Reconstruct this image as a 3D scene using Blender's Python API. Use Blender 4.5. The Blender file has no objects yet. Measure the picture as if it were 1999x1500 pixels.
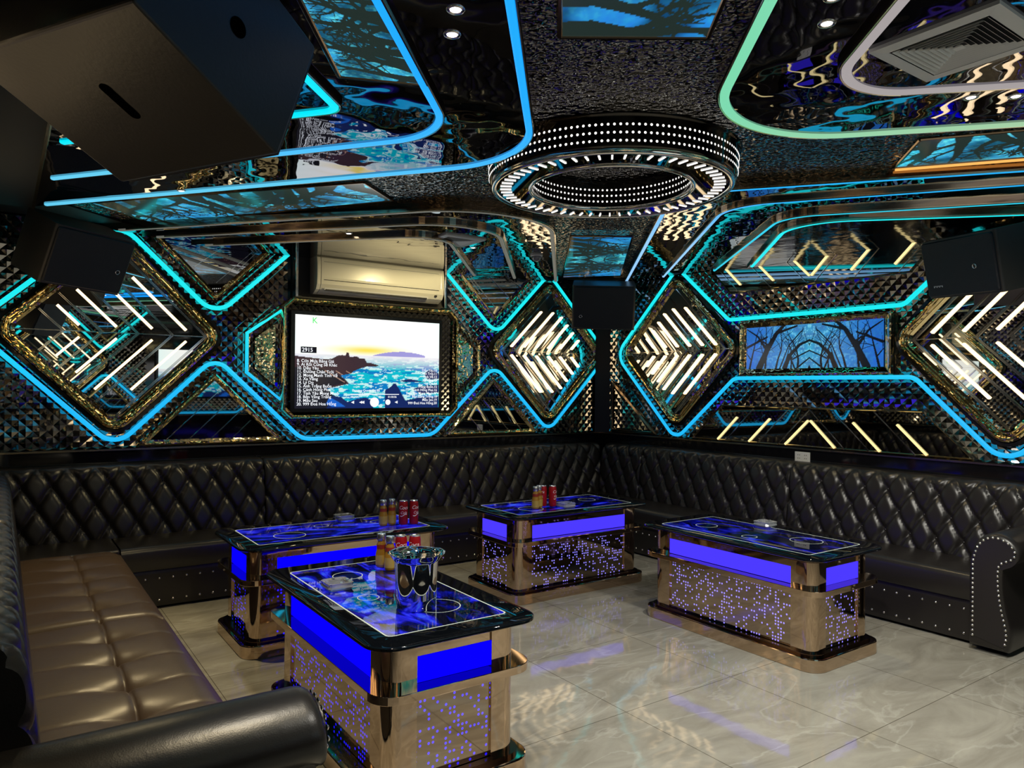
import bpy, bmesh, math, random
import numpy as np
from mathutils import Vector, Matrix
C = bpy.context.scene.collection
scene = bpy.context.scene
PI = math.pi
random.seed(7)
RW, RL, RH = 5.9, 6.95, 2.84            # room: x -5.9..0, y -6.95..0, z 0..2.84

# ------------------------------------------------------------------ camera
def make_camera():
    yaw, pitch, roll = math.radians(34.97), math.radians(.33), math.radians(.55)
    f = Vector((math.sin(yaw)*math.cos(pitch), math.cos(yaw)*math.cos(pitch), math.sin(pitch)))
    r = Vector((math.cos(yaw), -math.sin(yaw), 0)); u = r.cross(f)
    r2 = math.cos(roll)*r + math.sin(roll)*u; u2 = -math.sin(roll)*r + math.cos(roll)*u
    cd = bpy.data.cameras.new('camera'); co = bpy.data.objects.new('camera', cd); C.objects.link(co)
    m = Matrix((r2, u2, -f)).transposed().to_4x4(); m.translation = Vector((-5.76, -6.422, 1.6))
    co.matrix_world = m
    cd.sensor_width = 36; cd.lens = 36*1428.8/1999; cd.clip_start = .03; cd.clip_end = 60
    scene.camera = co
make_camera()
# ------------------------------------------------------------------ world, exposure
w = bpy.data.worlds.new('world'); scene.world = w; w.use_nodes = True
w.node_tree.nodes['Background'].inputs[0].default_value = (.02, .022, .03, 1)
w.node_tree.nodes['Background'].inputs[1].default_value = 0.3
vs = scene.view_settings
vs.view_transform = 'Standard'; vs.look = 'None'; vs.gamma = 1; vs.use_curve_mapping = False; vs.exposure = 0.0
try:
    cy = scene.cycles
    cy.use_denoising = True; cy.denoiser = 'OPENIMAGEDENOISE'
    cy.max_bounces = 10; cy.glossy_bounces = 7; cy.diffuse_bounces = 3; cy.transmission_bounces = 8
    cy.sample_clamp_indirect = 4.0; cy.caustics_reflective = False; cy.caustics_refractive = False
    cy.use_adaptive_sampling = True; cy.adaptive_threshold = .02
except Exception: pass
# ------------------------------------------------------------------ ceiling spots (each sits in a downlight built below)
def spot(x, y, z, e, col=(1, .84, .6), ang=75, blend=.6, tgt=None, size=.03):
    l = bpy.data.lights.new('downlight_lamp', 'SPOT'); l.energy = e; l.color = col; l.spot_size = math.radians(ang)
    l.spot_blend = blend; l.shadow_soft_size = size
    o = bpy.data.objects.new('downlight_lamp', l); C.objects.link(o); o.location = (x, y, z)
    if tgt is not None:
        o.rotation_euler = (Vector(tgt)-Vector((x, y, z))).to_track_quat('-Z', 'Y').to_euler()
    return o
WHITE = (1, .95, .84); WARM = (1, .78, .42)
SPOTS = [ # x, y, z, energy, colour, cone, target
    (-4.58, -4.38, 2.737, 60, WHITE, 100, (-3.6, -3.9, 0)), (-4.65, -4.52, 2.737, 55, WARM, 80, (-5.2, -3.1, .4)),
    (-3.59, -5.07, 2.785, 80, WHITE, 112, (-2.9, -4.4, 0)), (-3.72, -5.17, 2.785, 45, WHITE, 110, (-3.0, -5.0, 0)),
    (-2.58, -5.07, 2.785, 110, WHITE, 115, (-1.9, -4.6, 0)), (-2.45, -5.18, 2.785, 80, WHITE, 115, (-1.2, -4.6, 0)),
    (-1.05, -3.35, 2.765, 60, WARM, 120, (-.9, -3.0, 0)), (-4.9, -1.8, 2.737, 100, WARM, 85, (-5.4, -2.3, .4)),
    (-2.55, -1.25, 2.765, 60, (1, .82, .42), 130, (-2.8, -.3, 2.0)), (-3.6, -1.15, 2.765, 20, WARM, 120, (-3.9, -.9, .3)),  # first one is an added lamp, there to brighten the air conditioner
]
for (x, y, z, e, c_, a_, t_) in SPOTS: spot(x, y, z-.02, e, c_, a_, .5, t_)

# ================================================================== materials
MATS = {}
def nt(name):
    m = bpy.data.materials.new(name); m.use_nodes = True
    n = m.node_tree; return m, n, n.nodes['Principled BSDF']
def pbr(name, col, rough=.4, metal=0, bump=None, coat=0, spec=.5, emis=None, estr=0, trans=0, ior=1.5):
    """bump = (scale, strength, distance, kind, stretch)"""
    if name in MATS: return MATS[name]
    m, n, b = nt(name)
    b.inputs['Base Color'].default_value = (*col, 1); b.inputs['Roughness'].default_value = rough
    b.inputs['Metallic'].default_value = metal; b.inputs['Coat Weight'].default_value = coat
    b.inputs['Specular IOR Level'].default_value = spec; b.inputs['Transmission Weight'].default_value = trans
    b.inputs['IOR'].default_value = ior
    b.inputs['Coat Roughness'].default_value = .05
    if emis: b.inputs['Emission Color'].default_value = (*emis, 1); b.inputs['Emission Strength'].default_value = estr
    if bump:
        sc, st, di, kind = bump[:4]
        tc = n.nodes.new('ShaderNodeTexCoord'); mp = n.nodes.new('ShaderNodeMapping')
        mp.inputs['Scale'].default_value = bump[4] if len(bump) > 4 else (1, 1, 1)
        n.links.new(tc.outputs['Object'], mp.inputs['Vector'])
        if kind == 'noise':
            t = n.nodes.new('ShaderNodeTexNoise'); t.inputs['Scale'].default_value = sc; t.inputs['Detail'].default_value = 2
            out = t.outputs['Fac']
        else:
            t = n.nodes.new('ShaderNodeTexVoronoi'); t.inputs['Scale'].default_value = sc; t.feature = 'SMOOTH_F1'
            out = t.outputs['Distance']
        n.links.new(mp.outputs['Vector'], t.inputs['Vector'])
        bu = n.nodes.new('ShaderNodeBump'); bu.inputs['Strength'].default_value = st; bu.inputs['Distance'].default_value = di
        n.links.new(out, bu.inputs['Height']); n.links.new(bu.outputs['Normal'], b.inputs['Normal'])
    MATS[name] = m; return m
def emit(name, col, s):
    if name in MATS: return MATS[name]
    m = bpy.data.materials.new(name); m.use_nodes = True; n = m.node_tree; n.nodes.clear()
    e = n.nodes.new('ShaderNodeEmission'); o = n.nodes.new('ShaderNodeOutputMaterial')
    e.inputs[0].default_value = (*col, 1); e.inputs[1].default_value = s
    n.links.new(e.outputs[0], o.inputs[0]); MATS[name] = m; return m
def vcol_emit(name, s, gloss=0.0, base=(.005, .005, .008)):
    """a lit surface whose colour is stored per vertex (LED strips, screens)"""
    if name in MATS: return MATS[name]
    m, n, b = nt(name)
    b.inputs['Base Color'].default_value = (*base, 1); b.inputs['Roughness'].default_value = .12 if gloss else .5
    a = n.nodes.new('ShaderNodeAttribute'); a.attribute_name = 'Col'
    n.links.new(a.outputs['Color'], b.inputs['Emission Color']); b.inputs['Emission Strength'].default_value = s
    MATS[name] = m; return m

M_led = vcol_emit('led_silicone', 1.25)
M_led_dim = vcol_emit('led_silicone_thin', 1.0)
M_screen = vcol_emit('tv_panel', 1.0, 1)
M_display = vcol_emit('led_display', .9, 1)
M_bar = emit('warm_led_bar', (1, .74, .42), 2.6)
M_bary = emit('yellow_led_bar', (1, .80, .36), 1.25)
M_dot = emit('white_point_lamp', (1, .97, .92), 1.7)
M_down = emit('downlight_lens', (1, .95, .88), 9)
M_blue = emit('blue_light_panel', (.002, .0, 1), 1.25)
M_violet = emit('violet_blue_light_panel', (.06, .035, 1), 1.25)
M_mirror = pbr('mirror_glass', (.78, .78, .76), .012, 1)
M_mirror2 = pbr('smoked_mirror', (.42, .42, .42), .015, 1)
M_black = pbr('black_gloss_panel', (.006, .006, .008), .06, 0, coat=.6)
M_dark = pbr('black_matt', (.008, .008, .01), .6)
M_band = pbr('black_lacquer_frame', (.02, .018, .015), .09, .35, ('noise'and 30, .15, .004, 'noise'))
M_gold = pbr('rippled_gold_steel', (1.0, .82, .46), .06, 1, (11, .45, .02, 'noise', (1, 1, 1)))
M_goldp = pbr('plain_gold_trim', (.62, .50, .32), .18, 1)
M_bronze = pbr('bronze_edge_steel', (.30, .22, .15), .12, 1)
M_chrome = pbr('chrome_rim', (.75, .72, .66), .1, 1)
M_pyr = pbr('black_mirror_facets', (.36, .35, .34), .045, 1)
M_ceil = pbr('hammered_black_steel', (.20, .19, .175), .02, 1, (42, .8, .016, 'voronoi', (1, 1, 1)))
M_ceilp = pbr('rippled_black_mirror', (.30, .30, .34), .015, 1, (2.6, .12, .05, 'noise', (1, 1, 1)))
M_ceild = pbr('dull_brown_black_mirror', (.035, .026, .02), .08, 1, (5, .12, .03, 'noise', (1, 1, 1)))
M_leather = None
def leather(name, col, rough):
    m, n, b = nt(name)
    b.inputs['Roughness'].default_value = rough; b.inputs['Base Color'].default_value = (*col, 1)
    b.inputs['Specular IOR Level'].default_value = .55
    tc = n.nodes.new('ShaderNodeTexCoord')
    t = n.nodes.new('ShaderNodeTexNoise'); t.inputs['Scale'].default_value = 14; t.inputs['Detail'].default_value = 5
    t2 = n.nodes.new('ShaderNodeTexVoronoi'); t2.inputs['Scale'].default_value = 260
    n.links.new(tc.outputs['Object'], t.inputs['Vector']); n.links.new(tc.outputs['Object'], t2.inputs['Vector'])
    b1 = n.nodes.new('ShaderNodeBump'); b1.inputs['Strength'].default_value = .12; b1.inputs['Distance'].default_value = .01
    b2 = n.nodes.new('ShaderNodeBump'); b2.inputs['Strength'].default_value = .12; b2.inputs['Distance'].default_value = .001
    n.links.new(t.outputs['Fac'], b1.inputs['Height']); n.links.new(t2.outputs['Distance'], b2.inputs['Height'])
    n.links.new(b1.outputs['Normal'], b2.inputs['Normal']); n.links.new(b2.outputs['Normal'], b.inputs['Normal'])
    return m
M_leather = leather('dark_brown_leather', (.018, .0155, .0145), .33)
M_leather_lit = leather('warm_lit_leather', (.070, .044, .026), .36)  # lighter leather copy; warm light on the left seat is put into the colour
M_nail = pbr('nickel_nailhead', (.85, .82, .76), .25, 1)
M_rose = pbr('rose_gold_mirror', (.62, .46, .32), .045, 1)
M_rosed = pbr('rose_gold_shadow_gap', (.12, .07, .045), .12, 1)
M_ac = pbr('ac_plastic', (.72, .70, .62), .28, 0, coat=.3)
M_acd = pbr('ac_plastic_grey', (.30, .31, .31), .4)
M_white = pbr('white_plastic', (.8, .8, .78), .35)
M_spk = pbr('speaker_black_paint', (.034, .032, .030), .42, 0, (90, .25, .002, 'noise'))
M_grille = pbr('speaker_grille_mesh', (.010, .012, .018), .45, 0, (420, .6, .003, 'voronoi'))
M_vent = pbr('vent_aluminium', (.88, .87, .84), .4)
M_steel = pbr('polished_steel', (.82, .82, .80), .04, 1)
M_glass = pbr('pressed_clear_glass', (.85, .9, .95), .06, 0, trans=.72, ior=1.48)
M_tglass = pbr('black_table_glass', (.003, .004, .006), .012, 0)
M_red = pbr('red_can_paint', (.42, .01, .015), .28, .25)
M_alu = pbr('can_aluminium', (.78, .78, .78), .25, 1)
M_amber = pbr('amber_drink', (.34, .17, .02), .1, 0, coat=.6, emis=(.5, .27, .03), estr=.03)
M_label = pbr('red_gold_label', (.30, .035, .015), .35)
M_labelg = pbr('gold_label', (.85, .60, .12), .25, .5)
M_txt = emit('screen_white_text', (.92, .95, 1), 1.1)
M_txtd = pbr('white_print', (.85, .85, .85), .4)

def floor_mat():
    m, n, b = nt('polished_marble_tile')
    tc = n.nodes.new('ShaderNodeTexCoord'); L = n.links.new
    big = n.nodes.new('ShaderNodeTexNoise'); big.inputs['Scale'].default_value = 1.6; big.inputs['Detail'].default_value = 8; big.inputs['Roughness'].default_value = .62; big.inputs['Distortion'].default_value = 1.2
    mp = n.nodes.new('ShaderNodeMapping'); mp.inputs['Rotation'].default_value = (0, 0, .5); mp.inputs['Scale'].default_value = (1.0, 2.4, 1)
    L(tc.outputs['Object'], mp.inputs['Vector']); L(mp.outputs['Vector'], big.inputs['Vector'])
    cr = n.nodes.new('ShaderNodeValToRGB'); cr.color_ramp.elements[0].position = .36; cr.color_ramp.elements[0].color = (.32, .30, .25, 1)
    cr.color_ramp.elements[1].position = .66; cr.color_ramp.elements[1].color = (.48, .46, .39, 1)
    L(big.outputs['Fac'], cr.inputs['Fac'])
    # pale veins: thin ridges of warped noise
    nz = n.nodes.new('ShaderNodeTexNoise'); nz.inputs['Scale'].default_value = 1.1; nz.inputs['Detail'].default_value = 6; nz.inputs['Distortion'].default_value = .8
    L(mp.outputs['Vector'], nz.inputs['Vector'])
    s1 = n.nodes.new('ShaderNodeMath'); s1.operation = 'SUBTRACT'; s1.inputs[1].default_value = .5; L(nz.outputs['Fac'], s1.inputs[0])
    s2 = n.nodes.new('ShaderNodeMath'); s2.operation = 'ABSOLUTE'; L(s1.outputs[0], s2.inputs[0])
    vr = n.nodes.new('ShaderNodeMapRange'); vr.inputs['From Min'].default_value = 0; vr.inputs['From Max'].default_value = .018; vr.inputs['To Min'].default_value = .32; vr.inputs['To Max'].default_value = 0
    L(s2.outputs[0], vr.inputs['Value'])
    mx = n.nodes.new('ShaderNodeMixRGB'); mx.inputs['Color2'].default_value = (.68, .67, .60, 1)
    L(vr.outputs['Result'], mx.inputs['Fac']); L(cr.outputs['Color'], mx.inputs['Color1'])
    br = n.nodes.new('ShaderNodeTexBrick'); br.offset = 0; br.inputs['Scale'].default_value = 1; br.inputs['Mortar Size'].default_value = .0022
    br.inputs['Brick Width'].default_value = .8; br.inputs['Row Height'].default_value = .8
    br.inputs['Color1'].default_value = (1, 1, 1, 1); br.inputs['Color2'].default_value = (.93, .93, .93, 1); br.inputs['Mortar'].default_value = (.35, .33, .3, 1)
    m2 = n.nodes.new('ShaderNodeMapping'); m2.inputs['Location'].default_value = (.25, .3, 0); L(tc.outputs['Object'], m2.inputs['Vector']); L(m2.outputs['Vector'], br.inputs['Vector'])
    mm = n.nodes.new('ShaderNodeMixRGB'); mm.blend_type = 'MULTIPLY'; mm.inputs['Fac'].default_value = 1
    L(mx.outputs['Color'], mm.inputs['Color1']); L(br.outputs['Color'], mm.inputs['Color2']); L(mm.outputs['Color'], b.inputs['Base Color'])
    b.inputs['Roughness'].default_value = .055
    n3 = n.nodes.new('ShaderNodeTexNoise'); n3.inputs['Scale'].default_value = 6; n3.inputs['Detail'].default_value = 2
    L(tc.outputs['Object'], n3.inputs['Vector'])
    bu = n.nodes.new('ShaderNodeBump'); bu.inputs['Strength'].default_value = .06; bu.inputs['Distance'].default_value = .02
    L(n3.outputs['Fac'], bu.inputs['Height']); L(bu.outputs['Normal'], b.inputs['Normal'])
    return m
M_floor = floor_mat()

def dot_panel_mat(name, dotcol, strength):
    """bronze mirror sheet with a random field of small lit perforations (UV in metres)"""
    m, n, b = nt(name); L = n.links.new
    b.inputs['Base Color'].default_value = (.50, .39, .29, 1); b.inputs['Metallic'].default_value = 1; b.inputs['Roughness'].default_value = .05
    uv = n.nodes.new('ShaderNodeUVMap'); uv.uv_map = 'UV'
    sc = n.nodes.new('ShaderNodeVectorMath'); sc.operation = 'SCALE'; sc.inputs['Scale'].default_value = 1/.019; L(uv.outputs[0], sc.inputs[0])
    fl = n.nodes.new('ShaderNodeVectorMath'); fl.operation = 'FLOOR'; L(sc.outputs[0], fl.inputs[0])
    fr = n.nodes.new('ShaderNodeVectorMath'); fr.operation = 'FRACTION'; L(sc.outputs[0], fr.inputs[0])
    wn = n.nodes.new('ShaderNodeTexWhiteNoise'); wn.noise_dimensions = '2D'; L(fl.outputs[0], wn.inputs['Vector'])
    # clumps: bias the threshold with a coarse noise
    cn = n.nodes.new('ShaderNodeTexNoise'); cn.inputs['Scale'].default_value = .22; L(fl.outputs[0], cn.inputs['Vector'])
    th = n.nodes.new('ShaderNodeMapRange'); th.inputs['From Min'].default_value = .35; th.inputs['From Max'].default_value = .65; th.inputs['To Min'].default_value = .14; th.inputs['To Max'].default_value = .5; L(cn.outputs['Fac'], th.inputs['Value'])
    lt = n.nodes.new('ShaderNodeMath'); lt.operation = 'LESS_THAN'; L(wn.outputs['Value'], lt.inputs[0]); L(th.outputs['Result'], lt.inputs[1])
    ds = n.nodes.new('ShaderNodeVectorMath'); ds.operation = 'DISTANCE'; L(fr.outputs[0], ds.inputs[0]); ds.inputs[1].default_value = (.5, .5, 0)
    ld = n.nodes.new('ShaderNodeMath'); ld.operation = 'LESS_THAN'; L(ds.outputs['Value'], ld.inputs[0]); ld.inputs[1].default_value = .29
    mu = n.nodes.new('ShaderNodeMath'); mu.operation = 'MULTIPLY'; L(lt.outputs[0], mu.inputs[0]); L(ld.outputs[0], mu.inputs[1])
    ms = n.nodes.new('ShaderNodeMath'); ms.operation = 'MULTIPLY'; L(mu.outputs[0], ms.inputs[0]); ms.inputs[1].default_value = strength
    b.inputs['Emission Color'].default_value = (*dotcol, 1); L(ms.outputs[0], b.inputs['Emission Strength'])
    return m
M_dots_blue = dot_panel_mat('bronze_sheet_blue_perforations', (.006, .002, 1), 1.1)
M_dots_white = dot_panel_mat('bronze_sheet_pale_perforations', (.26, .22, 1), 1.2)

def art_mat(name, seed, lo, hi, s):
    """backlit print under the table glass: blue streaks on black"""
    m, n, b = nt(name); L = n.links.new
    b.inputs['Base Color'].default_value = (.003, .004, .008, 1); b.inputs['Roughness'].default_value = .015; b.inputs['Specular IOR Level'].default_value = .5
    tc = n.nodes.new('ShaderNodeTexCoord'); mp = n.nodes.new('ShaderNodeMapping'); mp.inputs['Location'].default_value = (seed, seed*.7, 0); mp.inputs['Scale'].default_value = (1.3, 3.2, 1)
    L(tc.outputs['Object'], mp.inputs['Vector'])
    nz = n.nodes.new('ShaderNodeTexNoise'); nz.inputs['Scale'].default_value = 1.9; nz.inputs['Detail'].default_value = 5; nz.inputs['Distortion'].default_value = 1.8; nz.inputs['Roughness'].default_value = .55
    L(mp.outputs['Vector'], nz.inputs['Vector'])
    cr = n.nodes.new('ShaderNodeValToRGB'); r = cr.color_ramp
    r.elements[0].position = lo; r.elements[0].color = (0, 0, .01, 1); r.elements[1].position = hi; r.elements[1].color = (.02, .02, .85, 1)
    e = r.elements.new(min(.95, hi+.12)); e.color = (.05, .2, .9, 1); e2 = r.elements.new((lo+hi)/2); e2.color = (0, .002, .25, 1)
    L(nz.outputs['Fac'], cr.inputs['Fac']); L(cr.outputs['Color'], b.inputs['Emission Color']); b.inputs['Emission Strength'].default_value = s
    return m

# ================================================================== helpers
def tag(o, label, cat, group=None, kind=None):
    o['label'] = label; o['category'] = cat
    if group: o['group'] = group
    if kind: o['kind'] = kind
    return o
ORG = {}
def empty(name, loc, label, cat, group=None):
    o = bpy.data.objects.new(name, None); C.objects.link(o); o.location = loc; o.empty_display_size = .1
    ORG[o.name] = Vector(loc); tag(o, label, cat, group); return o
class MB:
    def __init__(s): s.v = []; s.f = []; s.c = None; s.uv = None
    def add(s, vs, fs):
        k = len(s.v); s.v += [tuple(p) for p in vs]; s.f += [tuple(i+k for i in f) for f in fs]; return s
    def quad(s, a, b, c, d): return s.add([a, b, c, d], [(0, 1, 2, 3)])
    def box(s, lo, hi, M=None):
        x0, y0, z0 = lo; x1, y1, z1 = hi
        vs = [Vector(p) for p in ((x0,y0,z0),(x1,y0,z0),(x1,y1,z0),(x0,y1,z0),(x0,y0,z1),(x1,y0,z1),(x1,y1,z1),(x0,y1,z1))]
        if M is not None: vs = [M @ p for p in vs]
        return s.add(vs, [(0,3,2,1),(4,5,6,7),(0,1,5,4),(1,2,6,5),(2,3,7,6),(3,0,4,7)])
    def prism(s, poly, z0, z1, M=None, cap0=True, cap1=True):
        n = len(poly); vs = [Vector((p[0], p[1], z0)) for p in poly]+[Vector((p[0], p[1], z1)) for p in poly]
        if M is not None: vs = [M @ p for p in vs]
        fs = [(i, (i+1) % n, n+(i+1) % n, n+i) for i in range(n)]
        if cap0: fs.append(tuple(range(n-1, -1, -1)))
        if cap1: fs.append(tuple(range(n, 2*n)))
        return s.add(vs, fs)
    def loops(s, loops, closed=True, cap=False, wrap=False):
        n = len(loops[0]); vs = [p for l in loops for p in l]; fs = []
        for k in range(len(loops)-1):
            for i in range(n if closed else n-1):
                j = (i+1) % n; fs.append((k*n+i, k*n+j, (k+1)*n+j, (k+1)*n+i))
        if wrap:
            K = len(loops)-1
            for i in range(n if closed else n-1):
                j = (i+1) % n; fs.append((K*n+i, K*n+j, j, i))
        if cap: fs.append(tuple(range(n-1, -1, -1))); fs.append(tuple((len(loops)-1)*n+i for i in range(n)))
        return s.add(vs, fs)
    def lathe(s, prof, c=(0, 0, 0), n=32, cap=True):
        L = [[(c[0]+r*math.cos(2*PI*i/n), c[1]+r*math.sin(2*PI*i/n), c[2]+z) for i in range(n)] for r, z in prof]
        return s.loops(L, cap=cap)
    def grid(s, P):
        R, K = len(P), len(P[0]); k = len(s.v)
        for r in P: s.v += [tuple(p) for p in r]
        for i in range(R-1):
            for j in range(K-1): s.f.append((k+i*K+j, k+i*K+j+1, k+(i+1)*K+j+1, k+(i+1)*K+j))
        return s
    def build(s, name, mat, parent=None, smooth=False, bevel=0, auto=None):
        me = bpy.data.meshes.new(name)
        if parent is not None: org = ORG[parent.name]
        else:
            a = np.array(s.v); org = Vector(((a[:, 0].min()+a[:, 0].max())/2, (a[:, 1].min()+a[:, 1].max())/2, a[:, 2].min()))
        me.from_pydata([tuple(Vector(p)-org) for p in s.v], [], s.f)
        if s.c is not None:
            at = me.color_attributes.new('Col', 'FLOAT_COLOR', 'POINT')
            arr = np.ones((len(s.v), 4), np.float32); arr[:, :3] = np.array(s.c, np.float32); at.data.foreach_set('color', arr.ravel())
        if s.uv is not None:
            ul = me.uv_layers.new(name='UV')
            for l in me.loops: ul.data[l.index].uv = s.uv[l.vertex_index]
        me.materials.append(mat)
        bm = bmesh.new(); bm.from_mesh(me); bmesh.ops.recalc_face_normals(bm, faces=bm.faces); bm.to_mesh(me); bm.free()
        o = bpy.data.objects.new(name, me); C.objects.link(o)
        if parent is not None: o.parent = parent; ORG[o.name] = org
        else: o.location = org; ORG[o.name] = org
        if smooth:
            for p in me.polygons: p.use_smooth = True
        if auto is not None:
            for p in me.polygons: p.use_smooth = True
            me.set_sharp_from_angle(angle=math.radians(auto))
        if bevel:
            md = o.modifiers.new('bevel', 'BEVEL'); md.width = bevel; md.segments = 2; md.limit_method = 'ANGLE'; md.angle_limit = math.radians(35)
        return o
def struct(o): o['kind'] = 'structure'; return o
def copy_obj(o, parent=None, loc=None):
    c = o.copy(); C.objects.link(c)
    if parent is not None: c.parent = parent
    if loc is not None: c.location = loc
    if o.name in ORG: ORG[c.name] = ORG[o.name]
    return c
def copy_tree(o, parent=None):
    c = copy_obj(o, parent)
    for ch in list(o.children): copy_tree(ch, c)
    return c

def roundpoly(pts, rad, seg=7, closed=True):
    """round the corners of a polyline / polygon; same number of points per corner"""
    n = len(pts); out = []
    if not hasattr(rad, '__len__'): rad = [rad]*n
    for i in range(n):
        p = Vector(pts[i][:2])
        if (not closed and i in (0, n-1)) or rad[i] <= 0: out.append(tuple(p)); continue
        a = Vector(pts[(i-1) % n][:2])-p; b = Vector(pts[(i+1) % n][:2])-p
        la, lb = a.length, b.length; a.normalize(); b.normalize()
        ang = a.angle(b); 
        if ang > PI-.01: out.append(tuple(p)); continue
        t = min(rad[i]/math.tan(ang/2), la*.49 if closed or i-1 > 0 else la*.98, lb*.49 if closed or i+1 < n-1 else lb*.98); r = t*math.tan(ang/2)
        cdir = (a+b).normalized(); cen = p+cdir*(r/math.sin(ang/2))
        p0 = p+a*t-cen; p1 = p+b*t-cen
        a0 = math.atan2(p0.y, p0.x); a1 = math.atan2(p1.y, p1.x); d = (a1-a0+PI) % (2*PI)-PI
        for k in range(seg+1):
            th = a0+d*k/seg; out.append((cen.x+r*math.cos(th), cen.y+r*math.sin(th)))
    return out
def offset_path(P, d, closed=False):
    n = len(P); out = []
    for i in range(n):
        p = Vector(P[i])
        a = Vector(P[i-1]) if (closed or i > 0) else None; b = Vector(P[(i+1) % n]) if (closed or i < n-1) else None
        ta = (p-a).normalized() if a is not None and (p-a).length > 1e-9 else None
        tb = (b-p).normalized() if b is not None and (b-p).length > 1e-9 else None
        if ta is None: ta = tb
        if tb is None: tb = ta
        na = Vector((-ta.y, ta.x)); nb = Vector((-tb.y, tb.x)); m = na+nb
        if m.length < 1e-6: m = na
        m.normalize(); k = max(.35, m.dot(na)); out.append(tuple(p+m*(d/k)))
    return out
def poly_offset_in(pts, d):      # inward offset of a convex ccw polygon
    return offset_path(pts, d, True)
def subdiv(P, step=.06, closed=False):
    out = []
    n = len(P)
    for i in range(n if closed else n-1):
        a = Vector(P[i]); b = Vector(P[(i+1) % n]); k = max(1, int((b-a).length/step))
        for j in range(k): out.append(tuple(a+(b-a)*j/k))
    if not closed: out.append(tuple(P[-1]))
    return out
def strip(P, to3, w, h0, h1, colf=None, closed=False):
    """half-round LED strip swept along the 2D path P; to3(a, b, h) maps to the room"""
    mb = MB(); prof = [(-w/2, h0), (-w/2, h0+(h1-h0)*.55), (-w/4, h1-.0015), (w/4, h1-.0015), (w/2, h0+(h1-h0)*.55), (w/2, h0)]
    offs = [offset_path(P, q[0], closed) for q in prof]
    L = []; cols = []
    for i in range(len(P)):
        L.append([to3(offs[k][i][0], offs[k][i][1], prof[k][1]) for k in range(len(prof))])
        c = colf(*P[i]) if colf else (1, 1, 1); cols += [c]*len(prof)
    if closed: mb.loops(L, wrap=True)
    else: mb.loops(L, cap=True)
    mb.c = cols
    return mb
def text_mesh(name, body, size, mat, M, parent=None, align='LEFT', extrude=0, bend=None, shear=0):
    cu = bpy.data.curves.new(name, 'FONT'); cu.body = body; cu.size = size; cu.align_x = align; cu.extrude = extrude; cu.shear = shear; cu.resolution_u = 3
    if name == 'screen_text': cu.offset = size*.009
    t = bpy.data.objects.new('tmp', cu); C.objects.link(t)
    dg = bpy.context.evaluated_depsgraph_get(); me = bpy.data.meshes.new_from_object(t.evaluated_get(dg)); bpy.data.objects.remove(t)
    if bend:
        r = bend
        for v in me.vertices:
            a = v.co.x/r; zz = v.co.z; v.co = Vector(((r+zz)*math.sin(a), -(r+zz)*math.cos(a), v.co.y))
    org = ORG[parent.name] if parent is not None else Vector((0, 0, 0))
    for v in me.vertices: v.co = (M @ v.co)-org
    me.materials.clear(); me.materials.append(mat)
    o = bpy.data.objects.new(name, me); C.objects.link(o)
    if parent is not None: o.parent = parent
    return o
def vnoise(X, Y, seed=0):
    rs = np.random.RandomState(seed); T = rs.rand(64, 64)
    xi = np.floor(X).astype(int); yi = np.floor(Y).astype(int); xf = X-xi; yf = Y-yi
    xf = xf*xf*(3-2*xf); yf = yf*yf*(3-2*yf)
    g = lambda a, b: T[a % 64, b % 64]
    return (g(xi, yi)*(1-xf)+g(xi+1, yi)*xf)*(1-yf)+(g(xi, yi+1)*(1-xf)+g(xi+1, yi+1)*xf)*yf
def fbm(X, Y, seed=0, o=4):
    s = 0; a = .5
    for k in range(o): s = s+a*vnoise(X*2**k, Y*2**k, seed+k); a *= .5
    return s

# wall frames: (s to the right, z up, h out of the wall) -> room
back = lambda s, z, h=0: (-RW+s, -h, z)
right = lambda s, z, h=0: (-h, -s, z)
near = lambda s, z, h=0: (-s, -RL+h, z)
left = lambda s, z, h=0: (-RW+h, -RL+s, z)

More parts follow.
